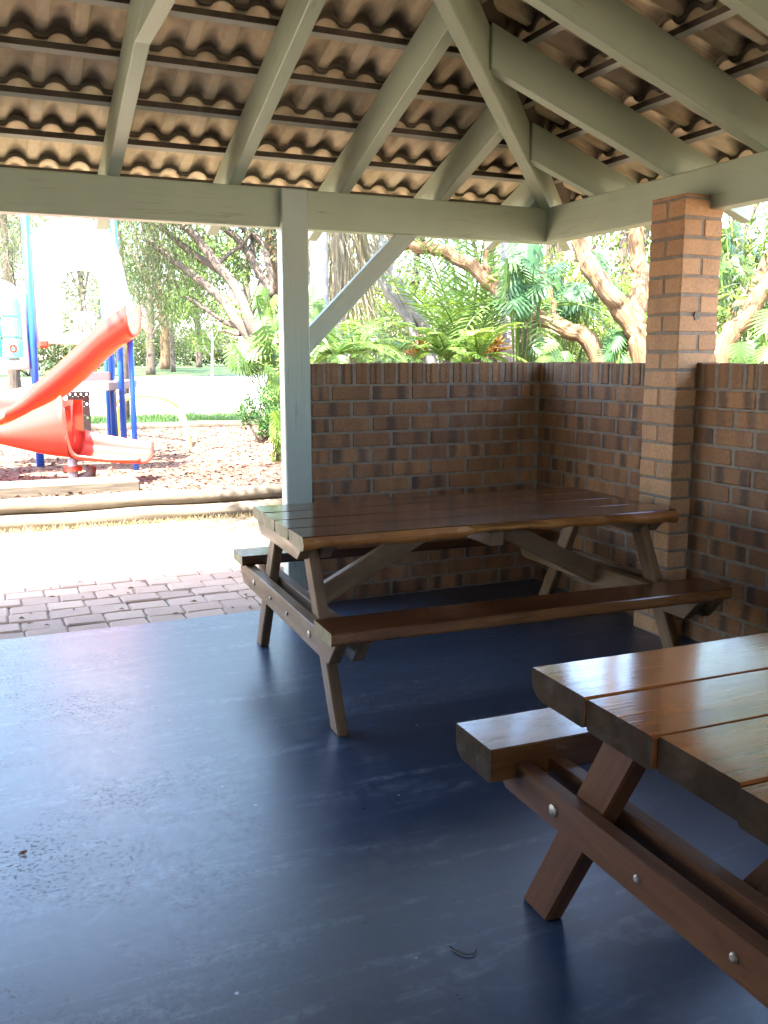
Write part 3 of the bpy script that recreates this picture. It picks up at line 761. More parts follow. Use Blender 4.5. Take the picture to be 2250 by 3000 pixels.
for a, b in (((85, 745), (298, 745)),): mb.hexa([[[cr(px(80, 10.1), 10.3, 1.0), cr(px(80, 10.1), 10.3, 1.1)], [cr(px(80, 10.1), 11.6, 1.0), cr(px(80, 10.1), 11.6, 1.1)]], [[cr(px(240, 10.3), 10.3, 1.0), cr(px(240, 10.3), 10.3, 1.1)], [cr(px(235, 10.3), 11.6, 1.0), cr(px(235, 10.3), 11.6, 1.1)]]], .01)
mb.build('deck', 'deck_pink', PL)
# punched brown riser under the deck
def punched(vx0, vx1, d, z0, z1, nx, nz, rows, mat, name):
    mb = MB(); xs = np.linspace(px(vx0, d), px(vx1, d), nx+1); th = .02
    for i in range(nx):
        for (za, zb_, holes) in rows:
            a, b = xs[i], xs[i+1]; c = (a+b)/2
            if not holes: mb.hexa([[[cr(a, d, za), cr(a, d, zb_)], [cr(a, d+th, za), cr(a, d+th, zb_)]], [[cr(b, d, za), cr(b, d, zb_)], [cr(b, d+th, za), cr(b, d+th, zb_)]]], .0005); continue
            zc = (za+zb_)/2; r = (b-a)*.27; N = 16; vs, fs = [], []
            for dd in (0, th):
                for k in range(N):
                    an = 2*math.pi*k/N+math.pi/N; u, v = math.cos(an), math.sin(an); mx_ = max(abs(u), abs(v))
                    vs.append(cr(c+(b-a)/2*u/mx_, d+dd, zc+(zb_-za)/2*v/mx_)); 
                for k in range(N):
                    an = 2*math.pi*k/N+math.pi/N; vs.append(cr(c+r*math.cos(an), d+dd, zc+r*math.sin(an)))
            for k in range(N):
                k2 = (k+1) % N
                fs += [(k, k2, N+k2, N+k), (2*N+k, 3*N+k, 3*N+k2, 2*N+k2), (N+k, N+k2, 3*N+k2, 3*N+k)]
            mb.add(vs, fs)
    return mb.build(name, mat, PL)
dR = 10.7; zr = lambda v_: zof(v_, dR)
punched(150, 197, dR, 0, 0, 4, 0, [(zr(858), zr(847), True), (zr(868), zr(858), False), (zr(879), zr(868), True), (zr(897), zr(879), False), (zr(909), zr(897), True), (zr(926), zr(909), False), (zr(938), zr(926), True), (MZ-.03, zr(938), False)], 'plastic_brown', 'riser_panel')
mb = MB(); d = 10.8
mb.hexa([[[cr(px(150, d), d, zof(842, d)), cr(px(150, d), d, zof(805, d))], [cr(px(150, d), d+.06, zof(842, d)), cr(px(150, d), d+.06, zof(805, d))]], [[cr(px(243, d), d, zof(842, d)), cr(px(243, d), d, zof(805, d))], [cr(px(243, d), d+.06, zof(842, d)), cr(px(243, d), d+.06, zof(805, d))]]], .01)
mb.build('step_panel', 'deck_pink', PL)
# cream guard bars
mb = MB(); d = 11.6
for v_ in (178, 187, 196, 205, 214): mb.tube([cr(px(v_, d), d, zof(725, d)), cr(px(v_, d), d, zof(684, d))], .016, 8)
mb.tube([cr(px(176, d), d, zof(683, d)), cr(px(216, d), d, zof(683, d))], .02, 8); mb.build('guard_rail', 'plastic_cream', PL, smooth=True)
mb = MB(); d = 11.; mb.hexa([[[cr(px(246, d), d, zof(700, d)), cr(px(244, d), d, zof(610, d))], [cr(px(246, d), d+.05, zof(700, d)), cr(px(244, d), d+.05, zof(610, d))]], [[cr(px(260, d), d, zof(690, d)), cr(px(252, d), d, zof(606, d))], [cr(px(260, d), d+.05, zof(690, d)), cr(px(252, d), d+.05, zof(606, d))]]], .01); mb.build('side_panel', 'plastic_red', PL)
mb = MB(); d = 10.; mb.box((-.05, -.05, 0), (.05, .05, .09), 0, .02); mb.V = [tuple(np.array(v)+cr(px(106, d), d, zof(755, d))) for v in mb.V]; mb.build('grip_block', 'plastic_red', PL)
# teal turning drums of a noughts and crosses panel
d = 10.0
for ci, (v0, v1) in enumerate(((-22, 17), (22, 62), (-66, -27))):
    for r_, (y0, y1) in enumerate(((650, 690), (692, 733), (735, 776))):
        mb = MB(); x = px((v0+v1)/2, d); rad = (v1-v0)/2/1988*d
        z0, z1 = zof(y1, d), zof(y0, d)
        mb.tube([cr(x, d, z0), cr(x, d, z0+.015), cr(x, d, z1-.015), cr(x, d, z1)], [rad*.9, rad, rad, rad*.9], 18)
        dr = mb.build('drum', 'plastic_teal', PL)
        if r_ == 2:
            mb = MB(); pts = []
            for k in range(13):
                a = 2*math.pi*k/12; u = .03*math.cos(a); an = u/rad+.35; pts.append(cr(x+(rad+.002)*math.sin(an), d-(rad+.002)*math.cos(an), (z0+z1)/2+.035*math.sin(a)))
            mb.tube(pts, .012, 6, cap=False); mb.build('ring_mark', 'plastic_red', dr)
hd = panel('drum_frame', [(-70, 800), (-72, 640), (-40, 612), (0, 605), (35, 618), (66, 640), (70, 800)], [(-64, 780), (-64, 655), (-30, 646), (0, 645), (30, 646), (62, 655), (63, 778)], 10.0, 10.12, 'plastic_cream', PL)
# yellow arched climber
YC = thing('arch_climber', tuple(cr(px(409, 12.3), 12.3, MZ)), 'yellow curved climbing arch standing in the mulch beside the slide', 'play equipment')
for k, dv in enumerate((0, -.16)):
    mb = MB(); pts = spline([cr(px(409, 12.3)+dv*.3, 12.3-dv*2, MZ-.05), cr(px(403, 12.3)+dv*.5, 12.35-dv*2, zof(930, 12.3)), cr(px(390, 12.3)+dv*.8, 12.5-dv*2, zof(900, 12.3)), cr(px(372, 12.3)+dv, 12.8-dv*2, zof(878, 12.3)), cr(px(340, 12.8)+dv, 13.2-dv*2, zof(862, 12.8)), cr(px(290, 13.2)+dv, 13.6-dv*2, zof(858, 13.2)), cr(px(225, 13.2)+dv, 14.1-dv*2, zof(880, 13.4)), cr(px(205, 13.2)+dv, 14.3-dv*2, MZ-.05)], 6)
    mb.tube(pts, .032, 10); mb.build('rail', 'yellow', YC, smooth=True)
# mulch chips
mb = MB(); n = 9000; XY = NR.rand(n, 2); Xs = -7+XY[:, 0]*10; Ys = 3.45+(XY[:, 1]**1.3)*7.7
A = NR.rand(n)*6.28; D = np.stack([np.cos(A), np.sin(A), NR.randn(n)*.25], 1); Nn = np.stack([NR.randn(n)*.4, NR.randn(n)*.4, np.ones(n)], 1)
mb.leaves(np.stack([Xs, Ys, np.full(n, .192)+NR.rand(n)*.01], 1), D, Nn, .03+NR.rand(n)*.06, .015+NR.rand(n)*.02)
tag(mb.build('mulch_chips', 'mulch_chip'), 'brown wood chips scattered on the mulch bed', 'mulch', kind='stuff')
mb = MB(); n = 240; Xs = -6+NR.rand(n)*4.6; Ys = .05+NR.rand(n)**1.2*2.9; A = NR.rand(n)*6.28
mb.leaves(np.stack([Xs, Ys, np.full(n, -.012)], 1), np.stack([np.cos(A), np.sin(A), NR.rand(n)*.2], 1), np.stack([NR.randn(n)*.2, NR.randn(n)*.2, np.ones(n)], 1), .02+NR.rand(n)*.04, .008+NR.rand(n)*.012)
tag(mb.build('leaf_litter', 'dry_leaf'), 'tiny dry leaves scattered on the pavers and sand', 'leaf litter', kind='stuff')
# dry grass along the logs and short lawn blades
mb = MB(); n = 2600; Xs = -6+NR.rand(n)*5.4; Ys = 3.15-np.abs(NR.randn(n))*.10
D = np.stack([NR.randn(n)*.5, NR.randn(n)*.4-.3, np.ones(n)], 1); mb.leaves(np.stack([Xs, Ys, np.full(n, -.034)], 1), D, NR.randn(n, 3), .03+NR.rand(n)*.06, .004+NR.rand(n)*.004)
n = 500; Xs = -1.5+NR.randn(n)*.35; Ys = 2.75+NR.randn(n)*.2; D = np.stack([NR.randn(n)*.7, NR.randn(n)*.7, np.ones(n)*.7], 1); mb.leaves(np.stack([Xs, Ys, np.full(n, -.034)], 1), D, NR.randn(n, 3), .03+NR.rand(n)*.05, .006)
tag(mb.build('dry_grass', 'dry_frond'), 'dry straw coloured grass along the foot of the logs', 'grass', kind='stuff')
mb = MB(); n = 16000; Xs = -6+NR.rand(n)*12; Ys = 11.35+NR.rand(n)*3.4
D = np.stack([NR.randn(n)*.4, NR.randn(n)*.4, np.ones(n)], 1); mb.leaves(np.stack([Xs, Ys, np.full(n, .18)], 1), D, NR.randn(n, 3), .05+NR.rand(n)*.07, .012)
tag(mb.build('lawn_grass', 'leaf_mid'), 'short green grass of the lawn strip before the road', 'grass', kind='stuff')
# ------------------------------------------------------------------ plants
def unit(a): return a/np.linalg.norm(a)
def clump(mb, c, rad, n, ln, wd, droop=.2, hollow=.35, up=0.):
    c = np.array(c); q = NR.randn(n, 3); q /= np.linalg.norm(q, axis=1, keepdims=True); rr = (hollow+(1-hollow)*NR.rand(n)**.6)[:, None]
    P = c+q*rr*np.array(rad); D = q*.7+NR.randn(n, 3)*.7; D[:, 2] += up-droop
    N = q+NR.randn(n, 3)*.6+np.array([0, 0, .5])
    mb.leaves(P, D, N, ln*(.6+.8*NR.rand(n)), wd*(.7+.6*NR.rand(n)))
def limb(pts, r0, r1, n=10, k=5, rough=.12, wob=.02):
    P = spline(pts, k); m = len(P)
    P = [p+np.array([rng.uniform(-wob, wob) for _ in range(3)])*(0 if i in (0, m-1) else 1) for i, p in enumerate(P)]
    return P, [r0+(r1-r0)*i/(m-1) for i in range(m)]
def trunk(root, paths, mat, name='trunk', n=12, rough=.14, wob=.012):
    mb = MB()
    for pts, r0, r1 in paths:
        P, rd = limb(pts, r0, r1, wob=wob); mb.tube(P, rd, n, rough=rough)
    return mb.build(name, mat, root, smooth=True)
def frond(mb, base, tip_dir, L, lw, droop=.5, n=26, ll=.3, ang=1.0, vee=.35, up=(0, 0, 1)):
    """a feather shaped palm or fern leaf"""
    d = unit(np.array(tip_dir, float)); up = np.array(up, float); side = np.cross(d, up); side = unit(side) if np.linalg.norm(side) > 1e-3 else np.array([1., 0, 0])
    pts = []; p = np.array(base, float); dd = d.copy(); seg = L/n
    C, D, N, LN = [], [], [], []
    for i in range(n+1):
        pts.append(p.copy())
        f = i/n
        if f > .1:
            nrm = np.cross(side, dd)
            for sg in (-1, 1):
                lv = unit(dd*math.cos(ang)+side*sg*math.sin(ang)+nrm*vee+np.array([0, 0, -.15]))+NR.randn(3)*.05
                C.append(p.copy()); D.append(lv); N.append(nrm+NR.randn(3)*.1); LN.append(ll*(math.sin(math.pi*min(1, .12+f*.86))**.6)*rng.uniform(.9, 1.1))
        dd = unit(dd+np.array([0, 0, -droop/n])); p = p+dd*seg
    mb.tube(pts, [.012*(1-i/(n+1))*L+.002 for i in range(n+1)], 5, cap=False)
    mb.leaves(np.array(C), np.array(D), np.array(N), np.array(LN), lw, .2)
def lobed(mb, base, d, L, W, nrm, n=8, droop=.3):
    """deeply cut philodendron leaf: lobes joined at the midrib"""
    d = unit(np.array(d, float)); nrm = np.array(nrm, float); side = unit(np.cross(d, nrm)); nrm = np.cross(side, d)
    vs, fs = [], []; p = np.array(base, float); dd = d.copy(); mid = []
    for i in range(2*n+1): mid.append(p.copy()); dd = unit(dd-nrm*droop/(2*n)); p = p+dd*L/(2*n)
    for q in mid: vs.append(q)
    for i in range(n):
        f = (i+.5)/n; wl = W*(.55+.75*math.sin(math.pi*(f*.8+.15)))*.5; ang = 1.35-.95*f
        a, b, c_ = 2*i, 2*i+1, 2*i+2
        for sg in (-1, 1):
            dirv = d*math.cos(ang)+side*sg*math.sin(ang)-nrm*.22
            k = len(vs); w2 = L/n*.40
            vs.append(mid[a]+dirv*wl*.35+d*w2*.0); vs.append(mid[c_]+dirv*wl*.35)
            vs.append(mid[a]+dirv*wl*.75+d*w2*.2-nrm*.08*wl); vs.append(mid[c_]+dirv*wl*.75-d*w2*.15-nrm*.08*wl)
            vs.append(mid[b]+dirv*wl*1.1-nrm*.2*wl)
            fs += [(a, b, k+1, k) if sg > 0 else (a, k, k+1, b), (b, c_, k+1), (k, k+1, k+3, k+2), (k+2, k+3, k+4)]
    mb.add(vs, fs)
def philo(base, pts, label, mat, L=.5, stem=True, facing=None, group='split leaf philodendrons in the garden'):
    """a plant of long stalked split leaves; pts: leaf positions"""
    root = thing('philodendron', base, label, 'plant', group); mb = MB(); st = MB()
    for p, l in pts:
        p = np.array(p); b = np.array(base, float)
        tocam = unit(CAM-p); d = unit(np.array([rng.uniform(-1, 1), rng.uniform(-.5, .5), rng.uniform(-.9, -.1)])+tocam*.35)
        nrm = tocam*.6+np.array([0, 0, .8])+NR.randn(3)*.3
        lobed(mb, p-d*l*.5, d, l, l*.85, nrm)
        P = spline([b+np.array([rng.uniform(-.05, .05), rng.uniform(-.05, .05), 0]), (b+p)/2+np.array([0, 0, .12]), p-d*l*.5], 4); st.tube(P, .008, 5, cap=False)
    mb.build('leaves', mat, root); st.build('stems', 'leaf_bright', root)
    return root
def bush(base, rad, label, mat, n, ln, wd, cat='shrub', name='shrub', up=.2, droop=.1, nc=7, group='shrubs of the garden', stems=True):
    root = thing(name, base, label, cat, group); mb = MB(); b = np.array(base, float); st = MB(); rad = np.array(rad, float)
    for k in range(nc):
        q = NR.randn(3); q /= np.linalg.norm(q); c = b+np.array([0, 0, rad[2]*1.05])+q*rad*.62
        if c[2] < .15: c[2] = .3
        clump(mb, c, rad*rng.uniform(.38, .6), n//nc, ln, wd, droop, .2, up)
        st.tube([b+NR.randn(3)*.03*np.array([1, 1, 0]), (b+c)/2+NR.randn(3)*.05, c], [.02, .013, .006], 6)
    mb.build('foliage', mat, root); st.build('stems', 'bark_brown', root, smooth=True)
    return root
G0 = -.03
def canopy(root, cs, leaf='leaf_olive', n=900, ln=.10, wd=.03):
    mb = MB()
    for c, r in cs: clump(mb, np.array(c), (r, r, r*.5), n, ln, wd, .5, .1)
    mb.build('canopy', leaf, root)
# palms with pale ringed trunks
def palm(vx, d, r, label, h=6.5, nf=9, frondL=2.4, lean=0):
    b = at(vx, 779, d); b[2] = G0; root = thing('palm_tree', tuple(b), label, 'palm tree', 'pale trunked palms in the garden')
    trunk(root, [([b+np.array([0, 0, -.05]), b+np.array([lean*.3, 0, h*.35]), b+np.array([lean*.6, 0, h*.7]), b+np.array([lean, 0, h])], r*1.08, r*.85)], 'palm_trunk', n=18, rough=.01, wob=.0)
    mb = MB()
    for k in range(nf):
        a = k/nf*6.28+rng.random(); frond(mb, b+np.array([lean, 0, h]), (math.cos(a), math.sin(a), .8), frondL, .035, 1.5, 30, .5)
    mb.build('crown', 'leaf_frond', root); return root
palm(692, 8.6, .083, 'pale lavender ringed palm trunk close beside the green post')
palm(1100, 9.2, .108, 'pale thick palm trunk crossed by the orange brown branch')
palm(945, 14, .10, 'slim far pale palm trunk among the bright green fronds', 7)
# paperbarks
def ptree(name, base, paths, mat, label, cat='tree', group='paperbark trees of the garden', crown=None, leaf='leaf_olive', ln=.09, wd=.022, n=2600, wob=.02, rough=.16):
    root = thing(name, tuple(base), label, cat, group)
    if crown:
        e_ = np.array(paths[0][0][-1]); r_ = paths[0][2]
        paths = paths+[([e_, (e_+np.array(c))/2+np.array([0, 0, .15]), np.array(c)], r_*.8, .012) for c, r in crown]
    trunk(root, paths, mat, wob=wob, rough=rough)
    if crown:
        mb = MB()
        for c, r in crown: clump(mb, c, r, n//len(crown), ln, wd, .5, .2)
        mb.build('crown', leaf, root)
    return root
def up(p, dx, dy, dz): return np.array(p)+np.array([dx, dy, dz])
dA = 7.6
A_ = [at(1415, 900, dA), at(1389, 775, dA), at(1368, 712, dA), at(1328, 652, dA), at(1283, 582, dA), at(1240, 510, dA+.1)]
A_[0][2] = G0-.05
a_top = up(A_[-1], -.35, .3, 1.1)
ptree('paperbark_tree', (A_[0][0], A_[0][1], G0), [(A_+[a_top, up(a_top, -.2, .5, 1.3)], .105, .05), ([A_[2], up(A_[2], .06, .02, -.35), np.array([A_[0][0]-.03, A_[0][1]-.12, .5]), np.array([A_[0][0]-.05, A_[0][1]-.15, G0-.05])], .06, .06), ([A_[2], at(1385, 600, dA+.3), at(1372, 480, dA+.4), up(at(1372, 480, dA+.4), .1, .3, 1.6)], .085, .06)],
      'paperbark', 'leaning paperbark tree with thick forked trunk just left of the brick pillar', crown=[((.5, 2.3, 4.7), (1.2, 1.1, .6)), ((1.5, 1.2, 4.6), (1., 1., .55)), ((1.7, 3., 5.1), (1.2, 1.2, .6)), ((.3, 3.6, 5.3), (1.1, 1.1, .6))], n=3600, ln=.12, wd=.036)
dB = 7.9
B_ = [at(1345, 880, dB), at(1286, 773, dB), at(1205, 703, dB+.1), at(1122, 668, dB+.25), at(1065, 617, dB+.4), at(1010, 570, dB+.5), at(955, 540, dB+.6), at(885, 527, dB+.7), at(840, 500, dB+.8)]
B_[0][2] = G0-.05; bt = up(B_[-1], -.5, .3, .7)
ptree('paperbark_tree', (B_[0][0], B_[0][1], G0), [(B_+[bt, up(bt, -.4, .2, .9)], .082, .042), ([B_[2], at(1190, 640, dB+.3), at(1155, 560, dB+.5), at(1140, 480, dB+.7)], .03, .018), ([at(1058, 610, dB+.4), at(1052, 580, dB+.4), at(1050, 510, dB+.45), at(1052, 440, dB+.5)], .028, .02)],
      'paperbark', 'orange brown paperbark limb arching low from the wall up to the left', crown=[((-1.9, 1.7, 4.4), (1.1, 1., .55)), ((-.9, 2.7, 4.9), (1.2, 1.1, .6)), ((-.3, 1.5, 4.4), (1., .9, .5)), ((-2.2, 3.2, 5.2), (1.2, 1.2, .6))], n=3600, ln=.12, wd=.036)
dC = 7.9
C_ = [at(1535, 850, dC), at(1557, 775, dC), at(1605, 695, dC), at(1659, 613, dC), at(1740, 510, dC), at(1800, 380, dC+.2), at(1830, 230, dC+.5)]; C_[0][2] = G0-.05
ptree('paperbark_tree', (C_[0][0], C_[0][1], G0), [(C_, .09, .055)], 'paperbark', 'thick pale trunk leaning right beyond the pillar at the photo edge', crown=[(up(C_[-1], .2, .5, 1.), (1., 1., .7))])
dD = 9.
D_ = [at(1545, 830, dD), at(1572, 719, dD), at(1612, 645, dD), at(1655, 570, dD), at(1720, 450, dD), at(1760, 300, dD)]; D_[0][2] = G0-.05
ptree('paperbark_tree', (D_[0][0], D_[0][1], G0), [(D_, .08, .045)], 'bark_red', 'darker brown trunk behind the thick pale one right of the pillar', crown=[(up(D_[-1], .2, .5, .8), (1., 1., .7))])
# leaning grey trunk
dE = 10.
E_ = [at(935, 850, dE), at(902, 740, dE), at(868, 676, dE), at(830, 610, dE), at(785, 520, dE+.1), at(740, 400, dE+.2)]; E_[0][2] = G0-.05
E2 = [at(960, 850, dE), at(925, 740, dE), at(893, 676, dE), at(856, 612, dE+.1), at(822, 530, dE+.2), at(800, 400, dE+.3)]; E2[0][2] = G0-.05
ptree('leaning_tree', (E_[0][0], E_[0][1], G0), [(E_, .055, .045), (E2, .068, .05)], 'bark_grey', 'pair of smooth grey trunks leaning left among the ferns', group='trees', crown=[(up(E2[-1], 0, .5, 1.2), (1.2, 1., .8))])
# fibrous stump palm
b = at(1140, 779, 8.4); b[2] = G0
root = thing('palm_stump', tuple(b), 'short brown shaggy palm trunk with dry fibres by the pale palm', 'palm tree')
trunk(root, [([b, up(b, 0, 0, .8), at(1141, 740, 8.4), at(1143, 690, 8.4)], .085, .075)], 'bark_brown', n=14, rough=.3)
mb = MB(); n = 260; zz = NR.rand(n)*.9+.8; aa = NR.rand(n)*6.28
mb.leaves(np.stack([b[0]+.08*np.cos(aa), b[1]+.08*np.sin(aa), zz], 1), np.stack([np.cos(aa), np.sin(aa), NR.randn(n)*.8], 1), NR.randn(n, 3), .08+.2*NR.rand(n), .012); mb.build('fibres', 'dry_frond', root)
mb = MB()
for k in range(8):
    a = k*.79+.3; frond(mb, at(1143, 692, 8.4), (math.cos(a), math.sin(a), .9), 1.2, .02, 2.2, 24, .25)
mb.build('fronds', 'leaf_frond', root)
# feather palm with hanging fronds
b = at(1010, 779, 8.9); b[2] = G0
root = thing('feather_palm', tuple(b), 'young feather palm with long drooping dark green fronds behind the wall', 'palm tree'); mb = MB(); cB = up(b, 0, 0, 1.1)
trunk(root, [([b, up(b, 0, 0, .6), cB], .07, .05)], 'bark_brown')
for (vx, vy, dd) in ((960, 590, 8.6), (985, 560, 8.9), (1030, 580, 8.6), (1010, 540, 9.2), (930, 640, 8.5), (1055, 650, 8.5), (975, 660, 8.3), (900, 600, 9.1), (1085, 600, 9.2), (940, 560, 9.4)):
    tgt = at(vx, vy, dd); v = tgt-cB; frond(mb, cB, v+np.array([0, 0, .3]), np.linalg.norm(v)*1.5, .022, 1.3, 34, .34, 1.0, .25)
mb.build('fronds', 'leaf_frond', root)
# dry hanging fronds by the first palm
root = thing('palm_tree', tuple(np.append(at(735, 779, 9.3)[:2], G0)), 'palm with beige dead fronds hanging beside the pale trunk', 'palm tree'); b = np.array(list(root['_w']), float)
trunk(root, [([b, up(b, 0, 0, 1.5), up(b, 0, 0, 3.6)], .08, .07)], 'bark_grey'); mb = MB(); n = 650
tt = NR.rand(n); aa = NR.rand(n)*6.28; rr = .11+.2*NR.rand(n)
mb.leaves(np.stack([b[0]+rr*np.cos(aa), b[1]+rr*np.sin(aa), 2.1+1.4*tt], 1), np.stack([np.cos(aa)*.25, np.sin(aa)*.25, -np.ones(n)], 1)+NR.randn(n, 3)*.12, NR.randn(n, 3), .5+.5*NR.rand(n), .014); mb.build('dead_fronds', 'dry_frond', root)
mb = MB()
for k in range(10):
    a = k*.63; frond(mb, up(b, 0, 0, 3.6), (math.cos(a), math.sin(a), .9), 2., .035, 1.6, 28, .4)
mb.build('crown', 'leaf_frond', root)
# philodendrons
def pos(lst, d): return [(at(x+rng.uniform(-22, 22)*(j > 0), y+rng.uniform(-22, 22)*(j > 0), d+rng.uniform(-.3, .3)), l*rng.uniform(.5, .75)) for x, y, l in lst for j in range(2)]
def gb(vx, d): q = at(vx, 779, d); return (q[0], q[1], G0)
philo(gb(1130, 8.2), pos([(1105, 560, .5), (1130, 590, .55), (1120, 630, .5), (1145, 545, .5), (1100, 600, .45), (1150, 620, .4), (1135, 655, .4)], 7.5), 'split leaf philodendron hanging in front of the pale thick palm', 'leaf_dark')
philo(gb(1215, 8.9), pos([(1215, 615, .55), (1240, 630, .5), (1225, 650, .5), (1200, 590, .45), (1255, 655, .5), (1290, 560, .5), (1310, 600, .5)], 8.8), 'dark philodendron between the two paperbark limbs', 'leaf_dark')
philo(gb(1190, 7.5), pos([(1165, 755, .25), (1185, 745, .28), (1200, 765, .28), (1175, 770, .25), (1222, 772, .25), (1150, 765, .25)], 7.5), 'low philodendron under the arching limb at the wall corner', 'leaf_mid')
philo(gb(1330, 7.3), pos([(1318, 748, .26), (1332, 735, .28), (1350, 752, .26), (1325, 768, .26), (1310, 765, .25), (1345, 772, .25), (1322, 722, .25)], 7.9), 'blue green philodendron low in front of the forked paperbark', 'leaf_blue')
philo(gb(1600, 8.4), pos([(1590, 530, .6), (1605, 560, .55), (1580, 610, .5), (1640, 545, .55), (1570, 650, .5), (1600, 690, .45), (1575, 560, .5), (1630, 660, .5)], 9.2), 'tall philodendron behind the leaning trunks right of the pillar', 'leaf_mid')
philo(gb(1640, 7.7), pos([(1630, 760, .4), (1650, 740, .4), (1600, 765, .35), (1660, 700, .45)], 7.6), 'small philodendron low at the right edge under the pale trunk', 'leaf_mid')
philo(gb(690, 8), pos([(690, 670, .35), (700, 700, .35), (685, 650, .3), (710, 730, .35), (690, 745, .35)], 8), 'philodendron tucked behind the green post above the wall', 'leaf_mid')
# ferns and shrubs along the wall
def fern(vx, vy, d, L, label, mat='leaf_bright', nf=13):
    b = np.array(gb(vx, d)); c = at(vx, vy, d); root = thing('fern', tuple(b), label, 'fern', 'ferns behind the brick wall'); mb = MB()
    st = MB(); st.tube([b, (b+c)/2, c], [.05, .045, .04], 8); st.build('stem', 'bark_brown', root)
    for k in range(nf):
        a = 6.28*k/nf+rng.random()*.4; frond(mb, c, (math.cos(a), math.sin(a), rng.uniform(.4, 2.)), L*rng.uniform(.7, 1.25), .018, 1.5, 28, L*.19, 1.15, .1)
    mb.build('fronds', mat, root)
fern(765, 768, 7.6, .6, 'bright fern at the left end above the wall by the brace', 'leaf_frond')
fern(720, 775, 7.2, .5, 'low dark green fern right beside the post', 'leaf_mid')
fern(965, 778, 7.4, .5, 'bright green fern in the middle above the wall', 'leaf_frond')
fern(1032, 772, 7.4, .5, 'yellow green fern left of the pale thick palm', 'leaf_bright')
fern(840, 780, 8.6, .6, 'pale fern behind the others left of the grey trunks', 'leaf_mid')
fern(1450, 700, 9, .9, 'fern behind the brick pillar', 'leaf_bright')
def brom(vx, vy, d, L, label):
    b = np.array(gb(vx, d)); c = at(vx, vy, d); root = thing('bromeliad', tuple(b), label, 'plant', 'orange bromeliads'); mb = MB(); st = MB(); st.tube([b, c], [.06, .05], 8); st.build('stem', 'bark_brown', root)
    n = 90; aa = NR.rand(n)*6.28; el = NR.rand(n)*1.3+.1; D = np.stack([np.cos(aa)*np.cos(el), np.sin(aa)*np.cos(el), np.sin(el)], 1)
    mb.leaves(np.repeat(c[None], n, 0)+NR.randn(n, 3)*.03, D, np.array([0, 0, 1.])+NR.randn(n, 3)*.2, L*(.6+.5*NR.rand(n)), .035); mb.build('leaves', 'leaf_orange', root)
brom(905, 765, 9.3, .22, 'orange bromeliad at the foot of the grey trunks'); brom(1062, 762, 8.2, .24, 'upright orange bromeliad left of the pale thick palm')
SB = [(730, 8.8, (.5, .5, .8), 'leaf_bright', 'light green leafy shrub behind the brace'), (800, 10.5, (.8, .7, .95), 'leaf_pale', 'pale silvery shrub between brace and grey trunks'),
      (850, 12.5, (1.3, .8, 1.3), 'leaf_bright', 'wide bright green shrub behind the grey trunks'), (960, 11.8, (1., .7, 1.25), 'leaf_yellow', 'yellow green shrub behind the feather palm'),
      (1060, 12.5, (1.2, .8, 1.35), 'leaf_mid', 'mid green shrub behind the pale thick palm'), (1190, 11, (1.0, .7, 1.25), 'leaf_yellow', 'yellow green shrub behind the thin paperbark branch'),
      (1270, 11.5, (1., .7, 1.3), 'leaf_bright', 'bright green shrub between the paperbark limbs'), (1360, 10.5, (.9, .7, 1.25), 'leaf_yellow', 'lime green shrub left of the brick pillar'),
      (1510, 11.5, (1.2, .8, 1.5), 'leaf_bright', 'tall bright green shrub right of the pillar'), (1640, 11, (1.1, .8, 1.5), 'leaf_mid', 'deep green shrub at the right photo edge'), (1240, 8.6, (.5, .5, .65), 'leaf_mid', 'small dense green shrub under the forked paperbark'),
      (745, 12.5, (1.1, .8, 1.4), 'leaf_yellow', 'yellowish shrub behind the dry palm')]
for vx, d, rad, mat, lab in SB: bush(gb(vx, d), rad, lab, mat, int(2600*rad[0]+900), .065, .022, nc=10)
# tall backdrop trees behind the garden
def bgtree(vx, d, h, rad, mat, label, leaf=.11, n=5200, base=None, bark='bark_brown', tr=.14, wd=.035, group='trees behind the garden and road', low=.35, nc=14, droop=.35):
    b = at(vx, 779, d); b[2] = gz(b[1]) if base is None else base
    root = thing('tree', tuple(b), label, 'tree', group); mb = MB(); paths = [([b-np.array([0, 0, .1]), up(b, rng.uniform(-.1, .1), 0, h*.3), up(b, rng.uniform(-.3, .3), rng.uniform(-.2, .2), h*.62), up(b, 0, 0, h*.9)], tr, tr*.25)]
    for k in range(nc):
        q = NR.randn(3); q /= np.linalg.norm(q); z = h*(low+(1-low)*rng.random()); c = b+np.array([q[0]*rad*.75, q[1]*rad*.75, z]); clump(mb, c, (rad*.42, rad*.42, rad*.34), n//nc, leaf, wd, droop, .1)
        paths.append(([up(b, 0, 0, max(.3, z*.55)), (up(b, 0, 0, z*.75)+c)/2+NR.randn(3)*.1, c], tr*.35, tr*.08))
    trunk(root, paths, bark, n=8); mb.build('crown', mat, root); return root
for vx, d, h, rad, mat, lab in ((720, 17, 5.5, 2.2, 'leaf_pale', 'pale leafy tree far behind the first palm'), (880, 17, 5., 2.1, 'leaf_bright', 'bright tree far behind the grey trunks'), (1040, 17.5, 5.5, 2.2, 'leaf_yellow', 'yellow green tree far behind the feather palm'), (1210, 16, 5., 2.1, 'leaf_bright', 'bright tree far behind the paperbark limbs'), (1370, 15.5, 5., 2., 'leaf_olive', 'olive tree far behind the brick pillar'), (1560, 15, 5.2, 2.2, 'leaf_yellow', 'yellow green tree far behind the right hand trunks'), (1720, 13, 5., 2.2, 'leaf_bright', 'bright tree beyond the right photo edge')):
    bgtree(vx, d, h, rad, mat, lab, base=G0, low=.22, leaf=.12)
def bgt(x, y, *a, **k):
    global at
    o_at = at; at = lambda *q: np.array([x, y, 0.]); r_ = bgtree(0, 0, *a, **k); at = o_at; return r_
